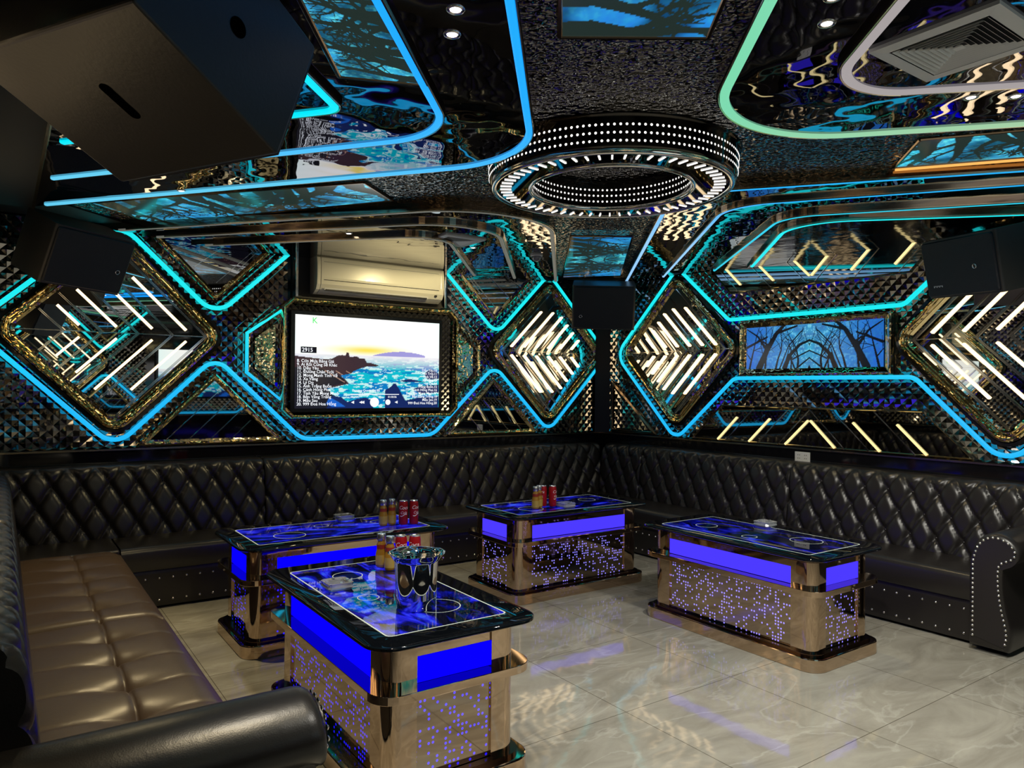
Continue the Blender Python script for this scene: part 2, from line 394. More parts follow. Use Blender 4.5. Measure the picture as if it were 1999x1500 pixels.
# ================================================================== room shell
mb = MB().box((-RW-.1, -RL-.1, -.1), (.1, .1, 0)); struct(mb.build('floor', M_floor))
mb = MB().box((-RW-.1, -RL-.1, RH+.02), (.1, .1, RH+.12)); ceil_o = struct(mb.build('ceiling', M_dark))
Z0 = 1.10      # height of the ledge line where the pyramid relief starts
def wall(name, to3, L, skip):
    mb = MB().loops([[to3(0, 0, 0), to3(L, 0, 0), to3(L, RH+.02, 0), to3(0, RH+.02, 0)], [to3(0, 0, -.1), to3(L, 0, -.1), to3(L, RH+.02, -.1), to3(0, RH+.02, -.1)]], cap=True)
    wo = struct(mb.build(name, M_black))
    # diamond-set pyramids, side .06, standing 14 mm proud
    d = .0425; mb = MB(); rows = int((RH-Z0)/d)+1
    for r in range(rows):
        z = Z0+.02+r*d; o = (r % 2)*d
        for c in range(int(L/(2*d))+1):
            s = o+c*2*d
            if s < d*.6 or s > L-d*.6 or z+d*.5 > RH+.02: continue
            if skip(s, z): continue
            zb = max(z-d, Z0)
            mb.add([to3(s-d, z, .002), to3(s, zb, .002), to3(s+d, z, .002), to3(s, min(z+d, RH+.015), .002), to3(s, z, .0165)], [(0, 1, 4), (1, 2, 4), (2, 3, 4), (3, 0, 4)])
    rl = mb.build('pyramid_relief', M_pyr, wo)
    # gold ledge line and black gloss skirting panel below it
    mb = MB().add([to3(0, Z0-.012, 0), to3(L, Z0-.012, 0), to3(L, Z0-.012, .024), to3(0, Z0-.012, .024), to3(0, Z0, 0), to3(L, Z0, 0), to3(L, Z0, .024), to3(0, Z0, .024)],
                  [(0,1,2,3),(4,5,6,7),(3,2,6,7),(0,1,5,4),(0,3,7,4),(1,2,6,5)])
    lt = mb.build('ledge_line', M_goldp, wo)
    mb = MB().add([to3(0, 0, 0.001), to3(L, 0, .001), to3(L, 0, .012), to3(0, 0, .012), to3(0, Z0-.013, 0.001), to3(L, Z0-.013, .001), to3(L, Z0-.013, .012), to3(0, Z0-.013, .012)],
                  [(0,1,2,3),(4,5,6,7),(3,2,6,7),(0,1,5,4),(0,3,7,4),(1,2,6,5)])
    mb.build('gloss_wainscot', M_black, wo)
    return wo
dia = lambda s, z, c, r: abs(s-c)+abs(z-2.0) < r
DL, DR = .87, 5.10        # diamond centres on the back wall
back_skip = lambda s, z: dia(s, z, DL, .80) or dia(s, z, DR, .80) or (2.2 < s < 3.85 and z > 2.3) or (2.25 < s < 3.8 and 1.42 < z < 2.3)
wall('wall_back', back, RW, back_skip)
right_skip = lambda s, z: dia(s, z, 1.2, .78) or dia(s, z, 4.23, .80) or (1.98 < s < 3.45 and 1.74 < z < 2.24) or (1.9 < s < 3.5 and z > 2.54) or (1.75 < s < 3.6 and z < 1.43)
wall('wall_right', right, RL, right_skip)
wall('wall_near', near, RW, back_skip)
wall('wall_left', left, RL, lambda s, z: dia(s, z, 2.72, .80) or dia(s, z, 5.75, .80))

# black vertical corner post and the dark triangular ceiling corners
struct(MB().prism([(-.13, -.045), (0.0, -.045), (0.0, -.18)], Z0+.005, RH).build('trim_1', M_dark))
for i, tri in enumerate(([(-.66, -.03), (-.03, -.03), (-.03, -.45)], [(-5.87, -.03), (-4.87, -.03), (-5.60, -.72), (-5.87, -.75)])):
    struct(MB().prism(tri, RH-.008, RH+.02).build('trim_%d' % (i+2), M_dark))
struct(MB().box((-5.895, -6.9, RH-.10), (-5.60, -.75, RH+.015)).build('trim_4', M_dark))
struct(MB().box((-5.605, -6.9, RH-.115), (-5.59, -.74, RH+.015)).build('trim_5', M_goldp))

# ================================================================== wall decoration
TEAL = (.010, .68, .72); SKY = (.010, .40, .78); AZURE = (.004, .27, .95)
def mixc(a, b, t): t = max(0, min(1, t)); return tuple(a[i]*(1-t)+b[i]*t for i in range(3))
def wall_led_col(s, z): return mixc(SKY, TEAL, (z-1.55)/.6)
# LED outline of the back wall (measured on the wall plane)
back_led = [(2.235, 2.79), (1.60, 2.175), (.86, 2.875), (-.055, 2.0), (.87, 1.115), (1.60, 1.835), (2.335, 1.132), (3.655, 1.132), (4.38, 1.835), (5.10, 1.13), (5.965, 2.0), (5.09, 2.865), (4.40, 2.165), (3.75, 2.79)]
back_rad = [0, .17, .20, .1, .15, .13, .2, .2, .13, .13, .16, .13, .13, 0]
def clamp_path(P, lo, hi): return [(max(lo, min(hi, a)), b) for a, b in P]
P = subdiv(clamp_path(roundpoly(back_led, back_rad, 8, False), .03, RW-.03), .08)
o = strip(P, back, .034, .035, .05, wall_led_col).build('led_strip', M_led, None, True)
tag(o, 'cyan LED line tracing both diamonds and running under the television on the back wall', 'led strip')
right_led_lo = [(5.14, 2.0), (4.23, 1.095), (3.60, 1.715), (1.93, 1.715), (1.20, 1.085), (.30, 1.99), (1.205, 2.86), (1.86, 2.275), (3.52, 2.275), (4.23, 2.89), (5.14, 2.0)]
P = roundpoly(right_led_lo, [0, .17, .12, .12, .14, .16, .12, .08, .1, .13, 0], 8, False); P = subdiv(P, .08)
o = strip(P, right, .034, .035, .05, wall_led_col).build('led_strip', M_led, None, True)
tag(o, 'cyan LED line around the right wall diamonds and blue tree screen', 'led strip')

def diamond_poly(cs, cz, r): return [(cs, cz-r), (cs+r, cz), (cs, cz+r), (cs-r, cz)]
def frame_rings(to3, poly, specs, rad, mat, name, parent, inner_r=None):
    """specs: list of (inward offset, height) loops"""
    L = []
    for off, h in specs:
        q = poly_offset_in(poly, off) if abs(off) > 1e-6 else [tuple(p[:2]) for p in poly]
        rr = max(.004, rad-off*.8)
        L.append([to3(a, b, h) for a, b in roundpoly(q, rr, 7)])
    return MB().loops(L).build(name, mat, parent, auto=40)
def bar_box(to3, a, b, w, h0, h1):
    a = Vector(a); b = Vector(b); t = (b-a).normalized(); n = Vector((-t.y, t.x))*w/2
    q = [a+n, b+n, b-n, a-n]
    return MB().loops([[to3(p.x, p.y, h0) for p in q], [to3(p.x, p.y, h1) for p in q]], cap=True)
def diamond_panel(to3, cs, direction, label, step=.25, clip=None):
    """mirror diamond: stepped rippled gold frame, folded mirror, chevron LED bars. direction=+1: chevrons point right"""
    cz = 2.0; R_ = .68
    root = empty('diamond_mirror', to3(cs, cz-R_, .02), label, 'mirror', 'diamond mirrors with chevron lamps')
    outer = diamond_poly(cs, cz, R_+.165)
    frame_rings(to3, outer, [(0, .004), (0.004, .030), (.028, .034), (.031, .026)], .16, M_band, 'backing_frame', root)
    frame_rings(to3, outer, [(.030, .026), (.034, .05), (.046, .056), (.052, .044), (.060, .054), (.070, .042), (.078, .050), (.090, .038), (.098, .044), (.120, .028)], .16, M_gold, 'gold_frame', root)
    inner = poly_offset_in(outer, .118)
    r = abs(inner[1][0]-cs)                    # half diagonal of the glass
    for nm, sg in (('upper_mirror', 1), ('lower_mirror', -1)):
        pts = [(cs-r, cz), (cs+r, cz), (cs+.03, cz+sg*(r-.03)), (cs-.03, cz+sg*(r-.03))]
        hh = lambda s, z: .030+(.002*abs(z-cz)/r)
        MB().add([to3(s, z, hh(s, z)-.0) for s, z in pts], [(0, 1, 2, 3)]).build(nm, M_mirror, root)
    ln = MB(); 
    k = -1; c = r-.13+step
    while c > -r+.28:
        k += 1; c -= step
        for sg in (1, -1):
            # bars follow dx + |dz| = c (for direction +1)
            z1 = .045; z2 = min((c+r)/2-.05, r-.10)
            if z2-z1 < .06: continue
            z2 = min(z2, .44)
            a = (cs+direction*(c-z1), cz+sg*z1); b = (cs+direction*(c-z2), cz+sg*z2)
            bar_box(to3, a, b, .017, .031, .050).build('light_bar', M_bar, root)
        c2 = c+step*.45
        for sg in (1, -1):
            for e in (0, .014):
                z1 = .0; z2 = (c2-e+r)/2-.01
                a = (cs+direction*(c2-e-z1), cz+sg*z1); b = (cs+direction*(c2-e-z2), cz+sg*z2)
                q = bar_box(to3, a, b, .007, .03, .042); ln.add(q.v, q.f)
    q = bar_box(to3, (cs-r, cz), (cs+r, cz), .006, .03, .04); ln.add(q.v, q.f)
    ln.build('glass_seams', M_chrome, root)
    return root
diamond_panel(back, DL, 1, 'large diamond mirror with warm light bars at the left of the television wall', .25)
diamond_panel(back, DR, -1, 'diamond mirror on the television wall beside the dark room corner', .165)
diamond_panel(right, 1.20, 1, 'diamond mirror on the right wall between the corner and the blue tree screen', .165)
diamond_panel(right, 4.23, -1, 'diamond mirror cut by the right edge of the photo, under the right speaker', .22)
for to3, cs, d, l in ((near, DL, 1, 'diamond mirror on the near wall by the right corner, seen only in reflections'), (near, DR, -1, 'diamond mirror on the near wall behind the camera, seen only in reflections'),
                      (left, 2.72, 1, 'diamond mirror on the left wall above the sofa arm, seen only in reflections'), (left, 5.75, -1, 'diamond mirror on the left wall near the back corner, seen only in reflections')):
    diamond_panel(to3, cs, d, l, .22)
P = subdiv(clamp_path(roundpoly(back_led, back_rad, 8, False), .03, RW-.03), .12)
tag(strip(P, near, .034, .035, .05, wall_led_col).build('led_strip', M_led, None, True), 'cyan LED line on the near wall behind the camera, seen in the mirrors', 'led strip')

def poly_mirror(to3, pts, rad, label, bars=(), seams=(), fw=.05, lip=.05, mat=None, name='mirror_panel', cat='mirror', group='plain mirror panels between the diamonds', framemat=None):
    cx = sum(p[0] for p in pts)/len(pts); zm = min(p[1] for p in pts)
    root = empty(name, to3(cx, zm, .02), label, cat, group)
    frame_rings(to3, pts, [(0, .004), (.003, lip*.8), (fw*.3, lip), (fw*.45, lip*.7), (fw*.6, lip*.8), (fw, .026)], rad, framemat or M_gold, 'gold_frame', root)
    q = roundpoly(poly_offset_in(pts, fw), max(.004, rad-fw*.8), 7)
    MB().add([to3(a, b, .027) for a, b in q], [tuple(range(len(q)))]).build('mirror_glass', mat or M_mirror2, root)
    for a, b in bars: bar_box(to3, a, b, .015, .0275, .042).build('light_bar', M_bary, root)
    if seams:
        ln = MB()
        for a, b in seams:
            q = bar_box(to3, a, b, .006, .027, .034); ln.add(q.v, q.f)
        ln.build('glass_seams', M_chrome, root)
    return root
def tri_seams(cs, z0, z1, half, up, dirn):
    out = []
    for k in (-1, 0, 1, 2):
        x = cs-half*.6+k*half*.42
        out.append(((x, z0), (min(x+(z1-z0)*.6, cs+half*.5), z0+(z1-z0)*.6)) if dirn > 0 else ((2*cs-x, z0), (2*cs-min(x+(z1-z0)*.6, cs+half*.5), z0+(z1-z0)*.6)))
    return out
def tri_panels(to3, wname):
    for cs, d, nm in ((1.60, 1, 'left'), (4.38, -1, 'right')):
        lo = [(cs-.60, 1.113), (cs+.60, 1.113), (cs, 1.71)]
        sm = []
        for k in range(4):
            x = -.36+.17*k; h = max(.04, .47-abs(x)-.03-.17*k*0); L_ = (.44-x)/2 if x > -.4 else .4
            L_ = min(L_, .40)
            sm.append(((cs+d*x, 1.16), (cs+d*(x+L_), 1.16+L_)))
        bars = [((cs+d*(-.02), 1.18), (cs+d*.14, 1.34)), ((cs+d*.16, 1.18), (cs+d*.27, 1.29))]
        poly_mirror(to3, lo, .03, 'triangular mirror pointing up, %s of the television on the %s wall' % (nm, wname), [], sm)
        hi = [(cs-.55, RH+.01), (cs, 2.30), (cs+.55, RH+.01)]
        sm = []
        for k in range(4):
            x = -.34+.17*k; sm.append(((cs+d*x, 2.80), (cs+d*(x-(0)), 2.80)) if 0 else ((cs+d*(x-.0), 2.45+abs(x)*.7), (cs+d*min(x+.3, .4), min(2.82, 2.45+abs(x)*.7+.3))))
        poly_mirror(to3, hi, .05, 'triangular mirror pointing down under the ceiling, %s of the air conditioner on the %s wall' % (nm, wname), [], sm)
tri_panels(back, 'back')
tri_panels(near, 'near')

# right wall: trapezoid mirrors with warm chevron bars, tree screen between
def chev(c0, z0, z1, up):  # helper for bars leaning
    return [((c0, z0), (c0+up*(z1-z0), z1))]
m = 2.715
lowb = []
for k in (0, 1, 2):
    for sg in (-1, 1):
        x0 = m+sg*(.015+.36*k)
        if k == 0: lowb.append(((m+sg*.01, 1.345), (m+sg*.235, 1.125)))
        else: lowb.append(((x0+sg*.02, 1.345), (x0+sg*.245, 1.125)))
lows = [((m+sg*(.015+.36*k-.16+.33*(0 if k else 0)), 1.43), (m+sg*(.015+.36*k+.16), 1.115)) for k in (0, 1, 2) for sg in (-1, 1) if k] + [((m, 1.44), (m+.32, 1.115)), ((m, 1.44), (m-.32, 1.115))]
poly_mirror(right, [(1.40, 1.113), (4.03, 1.113), (3.66, 1.46), (1.77, 1.46)], .01, 'long low trapezoid mirror with yellow light bars above the right sofa', lowb, lows, fw=.015, lip=.04, framemat=M_goldp)
hib = []
for k in (0, 1, 2):
    for sg in (-1, 1):
        x0 = .01+.36*k; hib.append(((m+sg*x0, 2.60), (m+sg*(x0+.22), 2.82)))
his = [((m+sg*(.16+.36*k-.12), 2.545), (m+sg*(.16+.36*k+.16), 2.83)) for k in (0, 1, 2) for sg in (-1, 1)]
poly_mirror(right, [(1.87, 2.52), (3.56, 2.52), (3.87, RH+.01), (1.56, RH+.01)], .01, 'upper trapezoid mirror with yellow V shaped light bars under the ceiling on the right wall', hib, his, fw=.015, lip=.04, framemat=M_goldp)
# small bottom corner triangle frame on the right wall
q = [(.20, 1.115), (.93, 1.115), (.20, 1.72)]
rt = empty('corner_frame', right(.4, 1.115, .02), 'small triangular bronze frame low beside the dark corner on the right wall', 'wall frame')
frame_rings(right, q, [(0, .004), (0, .03), (.012, .034), (.016, .024), (.028, .028), (.036, .02)], .004, M_bronze, 'frame', rt)

# ---------- tree screens
def tree_image(nu, nv, seed, aspect, density=1.0, sym=True, dark=(.004, .006, .012), thick=1.0, extra=(), dim=0.0):
    U, V = np.meshgrid(np.linspace(0, 1, nu), np.linspace(0, 1, nv))     # V: 0 bottom .. 1 top
    A = (np.minimum(U, 1-U) if sym else U)*aspect; Bv = V
    n1 = fbm(A*7+3, Bv*7, seed); n2 = fbm(A*26, Bv*26+9, seed+5, 3)
    t = np.clip((A/(.5*aspect))*1.1-.1, 0, 1) if sym else fbm(A*2, Bv*2, seed+3)
    base = np.stack([.02+.10*t*n2, .12+.38*t*n1+.10*n2, .45+.35*n1], -1)
    spk = (n2 > .55)[..., None]*t[..., None]; base = base+spk*np.array([.10, .28, .25])
    base = base*(1-dim*np.clip((fbm(A*3+9, Bv*3, seed+9)-.35)*4, 0, 1))[..., None]
    mask = np.zeros_like(U, bool); rs = random.Random(seed)
    def seg(a, b, w0, w1):
        ax, ay = a; bx, by = b; dx, dy = bx-ax, by-ay; L2 = dx*dx+dy*dy+1e-9
        tt = np.clip(((A-ax)*dx+(Bv-ay)*dy)/L2, 0, 1); D = np.hypot(A-ax-tt*dx, Bv-ay-tt*dy)
        mask[:] |= D < (w0*(1-tt)+w1*tt)
    def grow(p, ang, ln, w, depth):
        if depth == 0 or w < .004: return
        q = (p[0]+math.cos(ang)*ln, p[1]+math.sin(ang)*ln); seg(p, q, w, w*.78)
        grow(q, ang+rs.uniform(-.35, .35), ln*.86, w*.76, depth-1)
        if rs.random() < .85: grow(q, ang+rs.choice((-1, 1))*rs.uniform(.5, 1.0), ln*.7, w*.5, depth-1)
    H = aspect/2 if sym else aspect
    xs = np.arange(.08, H, .32/density)
    for x in xs: grow((x+rs.uniform(-.05, .05), -.05), 1.25+rs.uniform(-.25, .35), .26, (.052+rs.uniform(-.015, .02))*thick, 7)
    for a, b, w0, w1 in extra: seg(a, b, w0, w1)
    base[mask] = dark
    return base
def lod_grid(pf, img):
    nv, nu, _ = img.shape; mb = MB(); mb.grid([[pf(i/(nu-1), j/(nv-1)) for i in range(nu)] for j in range(nv)]); mb.c = img.reshape(-1, 3); return mb
sr = empty('wall_screen', right(2.715, 1.75, .03), 'wide blue screen showing bare trees in a gold rimmed frame on the right wall', 'screen')
XT = [((.34, 0), (.55, .42), .085, .065), ((.55, .42), (.80, .80), .065, .045), ((.80, .80), (1.05, 1.02), .045, .03), ((.55, .42), (.30, .75), .04, .02), ((.30, .75), (.02, .92), .02, .012),
      ((1.0, 0), (1.12, .28), .06, .045), ((1.12, .28), (1.38, .52), .045, .03), ((1.38, .52), (1.6, .60), .03, .025), ((.62, .50), (.45, .62), .03, .015), ((.02, .5), (.55, .72), .03, .02), ((.82, .8), (1.3, .93), .03, .02),
      ((1.12, .28), (1.25, .0), .02, .02), ((.88, .0), (1.1, .5), .018, .012), ((1.1, .5), (1.45, .85), .014, .01), ((1.2, .2), (1.6, .38), .018, .014), ((1.3, 0), (1.6, .22), .02, .014)]
img = tree_image(330, 104, 11, 3.2, 1.5, thick=.42, extra=XT)
lod_grid(lambda u, v: right(2.06+1.30*u, 1.80+.40*v, .03), img).build('display', M_display, sr)
frame_rings(right, [(2.0, 1.74), (3.43, 1.74), (3.43, 2.24), (2.0, 2.24)], [(0, .004), (0, .055), (.012, .06), (.02, .05), (.05, .034), (.06, .028)], .004, M_gold, 'gold_frame', sr)

# ================================================================== television group (back wall)
TVH = .12
tv = empty('television', (-2.945, -TVH, 1.38), 'large flat television showing a sunset sea and a song list on the back wall', 'television')
MB().box((-3.695, -.115, 1.372), (-2.195, -.05, 2.262)).build('bezel', pbr('tv_bezel', (.004, .004, .006), .2), tv, bevel=.003)
nu, nv = 264, 150
U, V = np.meshgrid(np.linspace(0, 1, nu), np.linspace(1, 0, nv))   # V: 0 at the top of the picture
n1 = fbm(U*9, V*40, 3); n2 = fbm(U*30, V*60, 8, 3); n3 = fbm(U*6, V*6, 21)
img = np.ones((nv, nu, 3))*np.array([1.15, 1.15, 1.12])
img[..., 0] -= .25*np.clip((U-.75)*3, 0, 1); img[..., 0] -= .25*np.clip((.2-U)*3, 0, 1)*np.clip(V*3, 0, 1)
g = np.exp(-(((U-.47)/.26)**2+((V-.355)/.055)**2)*1.2)[..., None]; img = img*(1-g)+np.array([1.05, .80, .10])*g
hill = (V > .405-.05*np.clip(1-((U-.72)/.2)**2, 0, 1)) & (V < .41) & (np.abs(U-.70) < .19); img[hill] = (.36, .33, .72)
sea = V >= .41; sc_ = np.clip((V-.41)/.16, 0, 1)[..., None]
pale = np.array([.95, .92, .95])-.10*n1[..., None]
tq = np.where((n2 > .50)[..., None], np.array([.55, .88, .88]), np.where((n1 > .47)[..., None], np.array([0.0, .50, .62]), np.array([0.0, .20, .55])))
img = np.where(sea[..., None], pale*(1-sc_)+tq*sc_, img)
def inside(px): # polygon mask
    m_ = np.zeros_like(U, bool); n = len(px)
    for i in range(n):
        x0, y0 = px[i]; x1, y1 = px[(i+1) % n]
        c = ((y0 > V) != (y1 > V)) & (U < (x1-x0)*(V-y0)/(y1-y0+1e-12)+x0); m_ ^= c
    return m_
head = [(0, .44), (.10, .455), (.20, .47), (.24, .455), (.27, .425), (.30, .415), (.325, .42), (.33, .385), (.345, .39), (.352, .43), (.375, .43), (.40, .425), (.42, .445), (.455, .45), (.47, .49), (.50, .495), (.555, .52), (.54, .53), (.47, .535), (.42, .56), (.38, .59), (.36, .62), (.29, .64), (.33, .69), (.35, .73), (.22, .78), (.0, .80)]
img[inside(head)] = (.045, .022, .030)
img[inside([(0, .56), (.20, .58), (.30, .66), (.33, .72), (.2, .77), (.24, .85), (.31, .90), (.28, 1.01), (0, 1.01)])] = (.010, .010, .018)
for pg in ([(.24, .86), (.3, .88), (.34, .93), (.40, .90), (.46, .88), (.50, .91), (.52, 1.01), (.2, 1.01)], [(.60, .80), (.64, .76), (.66, .72), (.675, .72), (.70, .78), (.72, .84), (.75, .92), (.80, 1.01), (.60, 1.01)],
           [(.74, .92), (.85, .88), (1.0, .87), (1, 1.01), (.7, 1.01)], [(.89, .60), (.93, .545), (.96, .56), (1.0, .60), (1.0, .66), (.92, .67), (.90, .65)], [(.80, .78), (.88, .74), (1, .73), (1, .82), (.86, .84)], [(.70, .69), (.78, .665), (.82, .68), (.9, .70), (.75, .705)]):
    img[inside(pg)] = (.006, .020, .12)
b_ = inside([(.22, .88), (.27, .92), (.33, .985), (.24, .985), (.20, .95)]); img[b_] = (.01, .13, .62)
for i in range(5):
    x = .20+.07*i; l_ = np.abs((V-.60)-(U-x)*.95) < .004; l_ &= (V > .58) & (V < .76) & (U > x-.01+.0*i) & (U < x+.12); img[l_ & inside(head)] = (.6, .35, .25)
pic = lambda u, v: (-3.66+1.43*u, -TVH, 1.404+.824*v)
pict = lod_grid(pic, img).build('picture', M_screen, tv)
def tvM(u, v): x, y, z = pic(u, 1-v); return Matrix.Translation((x, y-.0015, z)) @ Matrix.Rotation(PI/2, 4, 'X')
def tv_text(s, u, v, size, al='LEFT', mat=M_txt): return text_mesh('screen_text', s, size, mat, tvM(u, v), pict, al)
songs = ['8. Cơn Mưa Băng Giá', '9. Ai Rồi Cũng Sẽ Khác', '10. Dấu Yêu', '11. Đường Chân Trời', '12. Mong Manh Tình Về', '13. Xa Vắng', '14. Lý Do', '15. Ánh Trăng Buồn', '16. Cánh Hồng Phai', '17. Tình Yêu Mong Manh', '18. Bến Vắng Trăng', '19. Mẫu Sau', '20. 999 Đoá Hoa Hồng']
for i, s in enumerate(songs): tv_text(s, .012, .505+.0385*i, .038)
for i, s in enumerate(['Dấu Yêu.10', 'Chân Trời.11', 'Tình Về.12', 'Xa Vắng.13', 'Lý Do.14', 'Trăng Buồn.15', 'Cánh Hồng Phai.16', 'Tình Yêu Mong Manh.17', 'Bến Vắng Trăng.18', 'Mẫu Sau.19', '999 Đoá Hoa Hồng.20']):
    tv_text(s, .985, .575+.0385*i, .034, 'RIGHT')
q = [pic(.035, 1-.34), pic(.135, 1-.34), pic(.135, 1-.405), pic(.035, 1-.405)]
MB().add([(a, b-.001, c) for a, b, c in q], [(0, 1, 2, 3)]).build('number_box', emit('screen_black', (.01, .01, .015), 1), pict)
tv_text('2915', .042, .393, .05, 'LEFT', M_txt)
tv_text('K', .105, .085, .075, 'LEFT', emit('screen_green', (.12, .9, .2), 1))
tv_text('00:14:47', .36, .885, .026); tv_text('01:00:06', .62, .885, .026); tv_text('Dancing Queen De Be', .37, .815, .03)
pl = MB().quad(*[(a, b-.0012, c) for a, b, c in (pic(.36, 1-.842), pic(.70, 1-.842), pic(.70, 1-.850), pic(.36, 1-.850))])
for cu_, cv_, r_ in ((.525, .935, .045), (.62, .935, .026)):
    c3 = pic(cu_, 1-cv_); k = 20; pl.add([(c3[0]+r_*math.cos(2*PI*i/k), c3[1]-.0012, c3[2]+r_*math.sin(2*PI*i/k)) for i in range(k)], [tuple(range(k))])
for cu_ in (.375, .43, .445, .68):
    c3 = pic(cu_, 1-.935); pl.add([(c3[0]-.016, c3[1]-.0012, c3[2]), (c3[0]+.014, c3[1]-.0012, c3[2]-.014), (c3[0]+.014, c3[1]-.0012, c3[2]+.014)], [(0, 1, 2)])
pl.build('player_controls', M_txt, pict)
# octagonal frame around the television
fr = empty('octagonal_surround', (-2.9, -.04, 1.32), 'octagonal gold and black frame standing proud around the television', 'wall ornament')
ch = .085; x0, x1, z0, z1 = 2.12+.02, 3.90, 1.315, 2.375
octp = [(x0+ch, z0), (x1-ch, z0), (x1, z0+ch), (x1, z1-ch), (x1-ch, z1), (x0+ch, z1), (x0, z1-ch), (x0, z0+ch)]
frame_rings(back, octp, [(0, .002), (0.0, .105), (.012, .12), (.02, .105), (.032, .112), (.05, .07)], .0, M_gold, 'gold_frame', fr)
pm = MB(); d = .03
for r_ in range(40):
    for c_ in range(34):
        s = x0+.06+c_*2*d+(r_ % 2)*d; z = z0+.06+r_*d
        if s > x1-.06 or z > z1-.05: continue
        if 2.24 < s < 3.66 and 1.42 < z < 2.23: continue
        pm.add([back(s-d, z, .055), back(s, z-d, .055), back(s+d, z, .055), back(s, z+d, .055), back(s, z, .07)], [(0, 1, 4), (1, 2, 4), (2, 3, 4), (3, 0, 4)])
pm.build('pyramid_inlay', pbr('dark_facets', (.05, .05, .055), .22, .6), fr)
# half-hexagon wing left and right of the frame
for sg, nm in ((-1, 'left'), (1, 'right')):
    cx = 3.02; e = .88
    hp = [(cx+sg*(e), 2.24), (cx+sg*(e+.26), 2.03), (cx+sg*(e+.26), 1.73), (cx+sg*e, 1.50)]
    if sg > 0: hp = hp[::-1]
    rt = empty('hexagon_wing', back(cx+sg*1.0, 1.5, .02), 'gold mirrored half hexagon wing on the %s side of the television frame' % nm, 'wall ornament', 'wings of the television frame')
    L = []
    for off, h in ((0, .004), (.004, .05), (.03, .055), (.045, .03)):
        L.append([back(a, b, h) for a, b in offset_path(hp, -off if sg < 0 else -off, True)])
    MB().loops(L).build('gold_frame', M_gold, rt)
    ip = offset_path(hp, -.045, True); ip2 = offset_path(hp, .045, True)
    ar = lambda P: abs(sum(P[i][0]*P[(i+1) % 4][1]-P[(i+1) % 4][0]*P[i][1] for i in range(4)))
    if ar(ip2) < ar(ip): ip = ip2
    MB().add([back(a, b, .032) for a, b in ip], [(0, 1, 2, 3)]).build('mirror_face', M_gold, rt)
    if sg < 0:
        P = subdiv([(cx-e+.0, 2.26), (cx-e-.285, 2.045), (cx-e-.285, 1.715), (cx-e, 1.48)], .1)
        strip(P, back, .03, .02, .06, wall_led_col).build('led_strip', M_led, rt)
# alcove above the television with the air conditioner
al = empty('ac_alcove', back(2.95, 2.40, .01), 'black alcove with thin chrome posts over the television', 'alcove')
MB().box((-3.66, -.02, 2.385), (-2.16, -.003, RH)).build('back_panel', M_dark, al)
for s in (2.255, 3.745):
    MB().box((-RW+s-.012, -.11, 2.385), (-RW+s+.012, -.003, RH)).build('chrome_post', M_chrome, al, bevel=.003)
ac = empty('air_conditioner', (-2.9, -.025, 2.42), 'wall mounted split air conditioner above the television', 'air conditioner')
prof = [(.02, 2.425), (.10, 2.42), (.175, 2.455), (.205, 2.50), (.212, 2.56), (.21, 2.68), (.20, 2.735), (.165, 2.755), (.02, 2.755)]
X0, X1 = -3.50, -2.23
mb = MB(); mb.loops([[(x, -h, z) for h, z in prof] for x in (X0+.035, X1-.035)], cap=True); acf = mb.build('front_panel', M_ac, ac, bevel=.004)
for xa, xb in ((X0, X0+.034), (X1-.034, X1)):
    mb = MB(); mb.loops([[(x, -h*(.985), z) for h, z in prof] for x in (xa, xb)], cap=True); mb.build('end_cap', M_ac, ac, bevel=.004)
MB().box((X0+.08, -.196, 2.448), (X1-.18, -.150, 2.462)).build('air_outlet', M_dark, ac)
mb = MB()
v_ = [(X0+.07, -.199, 2.468), (X1-.17, -.199, 2.468), (X1-.17, -.186, 2.452), (X0+.07, -.186, 2.452)]
mb.loops([[v_[0], v_[1], (v_[1][0], -.204, 2.471), (v_[0][0], -.204, 2.471)], [v_[3], v_[2], (v_[2][0], -.190, 2.449), (v_[3][0], -.190, 2.449)]], cap=True).build('louvre', M_white, ac)
MB().box((X0+.06, -.2145, 2.535), (X1-.06, -.205, 2.540)).build('panel_groove', M_dark, acf)
MB().box((X0+.06, -.2120, 2.695), (X1-.06, -.199, 2.699)).build('panel_groove', M_acd, acf)
MB().box((X1-.10, -.2135, 2.475), (X1-.08, -.190, 2.49)).build('sensor_window', M_dark, acf)
# power outlet
ou = empty('power_outlet', (-.013, -2.64, .97), 'white double power outlet in the black panel above the right sofa', 'outlet')
MB().box((-.022, -2.715, .985), (-.0125, -2.57, 1.068)).build('plate', M_white, ou, bevel=.003)
for y in (-2.675, -2.61):
    for z in (1.01, 1.04):
        for dy in (-.012, .012): pass
    mb = MB()
    for z in (1.012, 1.041):
        for dy in (-.008, .008): mb.box((-.0235, y+dy-.0025, z-.004), (-.0218, y+dy+.0025, z+.004))
    mb.build('socket', M_dark, ou)
MB
# screen on the near wall: reflected in the diamond mirrors
nt2 = empty('television', (-2.9, -RL+.1, 1.38), 'second television on the near wall behind the camera, seen only in the mirrors', 'television')
MB().box((-3.66, -RL+.02, 1.37), (-2.16, -RL+.09, 2.26)).build('bezel', MATS['tv_bezel'], nt2)
lod_grid(lambda u, v: (-2.195-1.43*u, -RL+.092, 1.404+.824*v), img[::3, ::3]).build('picture', M_screen, nt2)

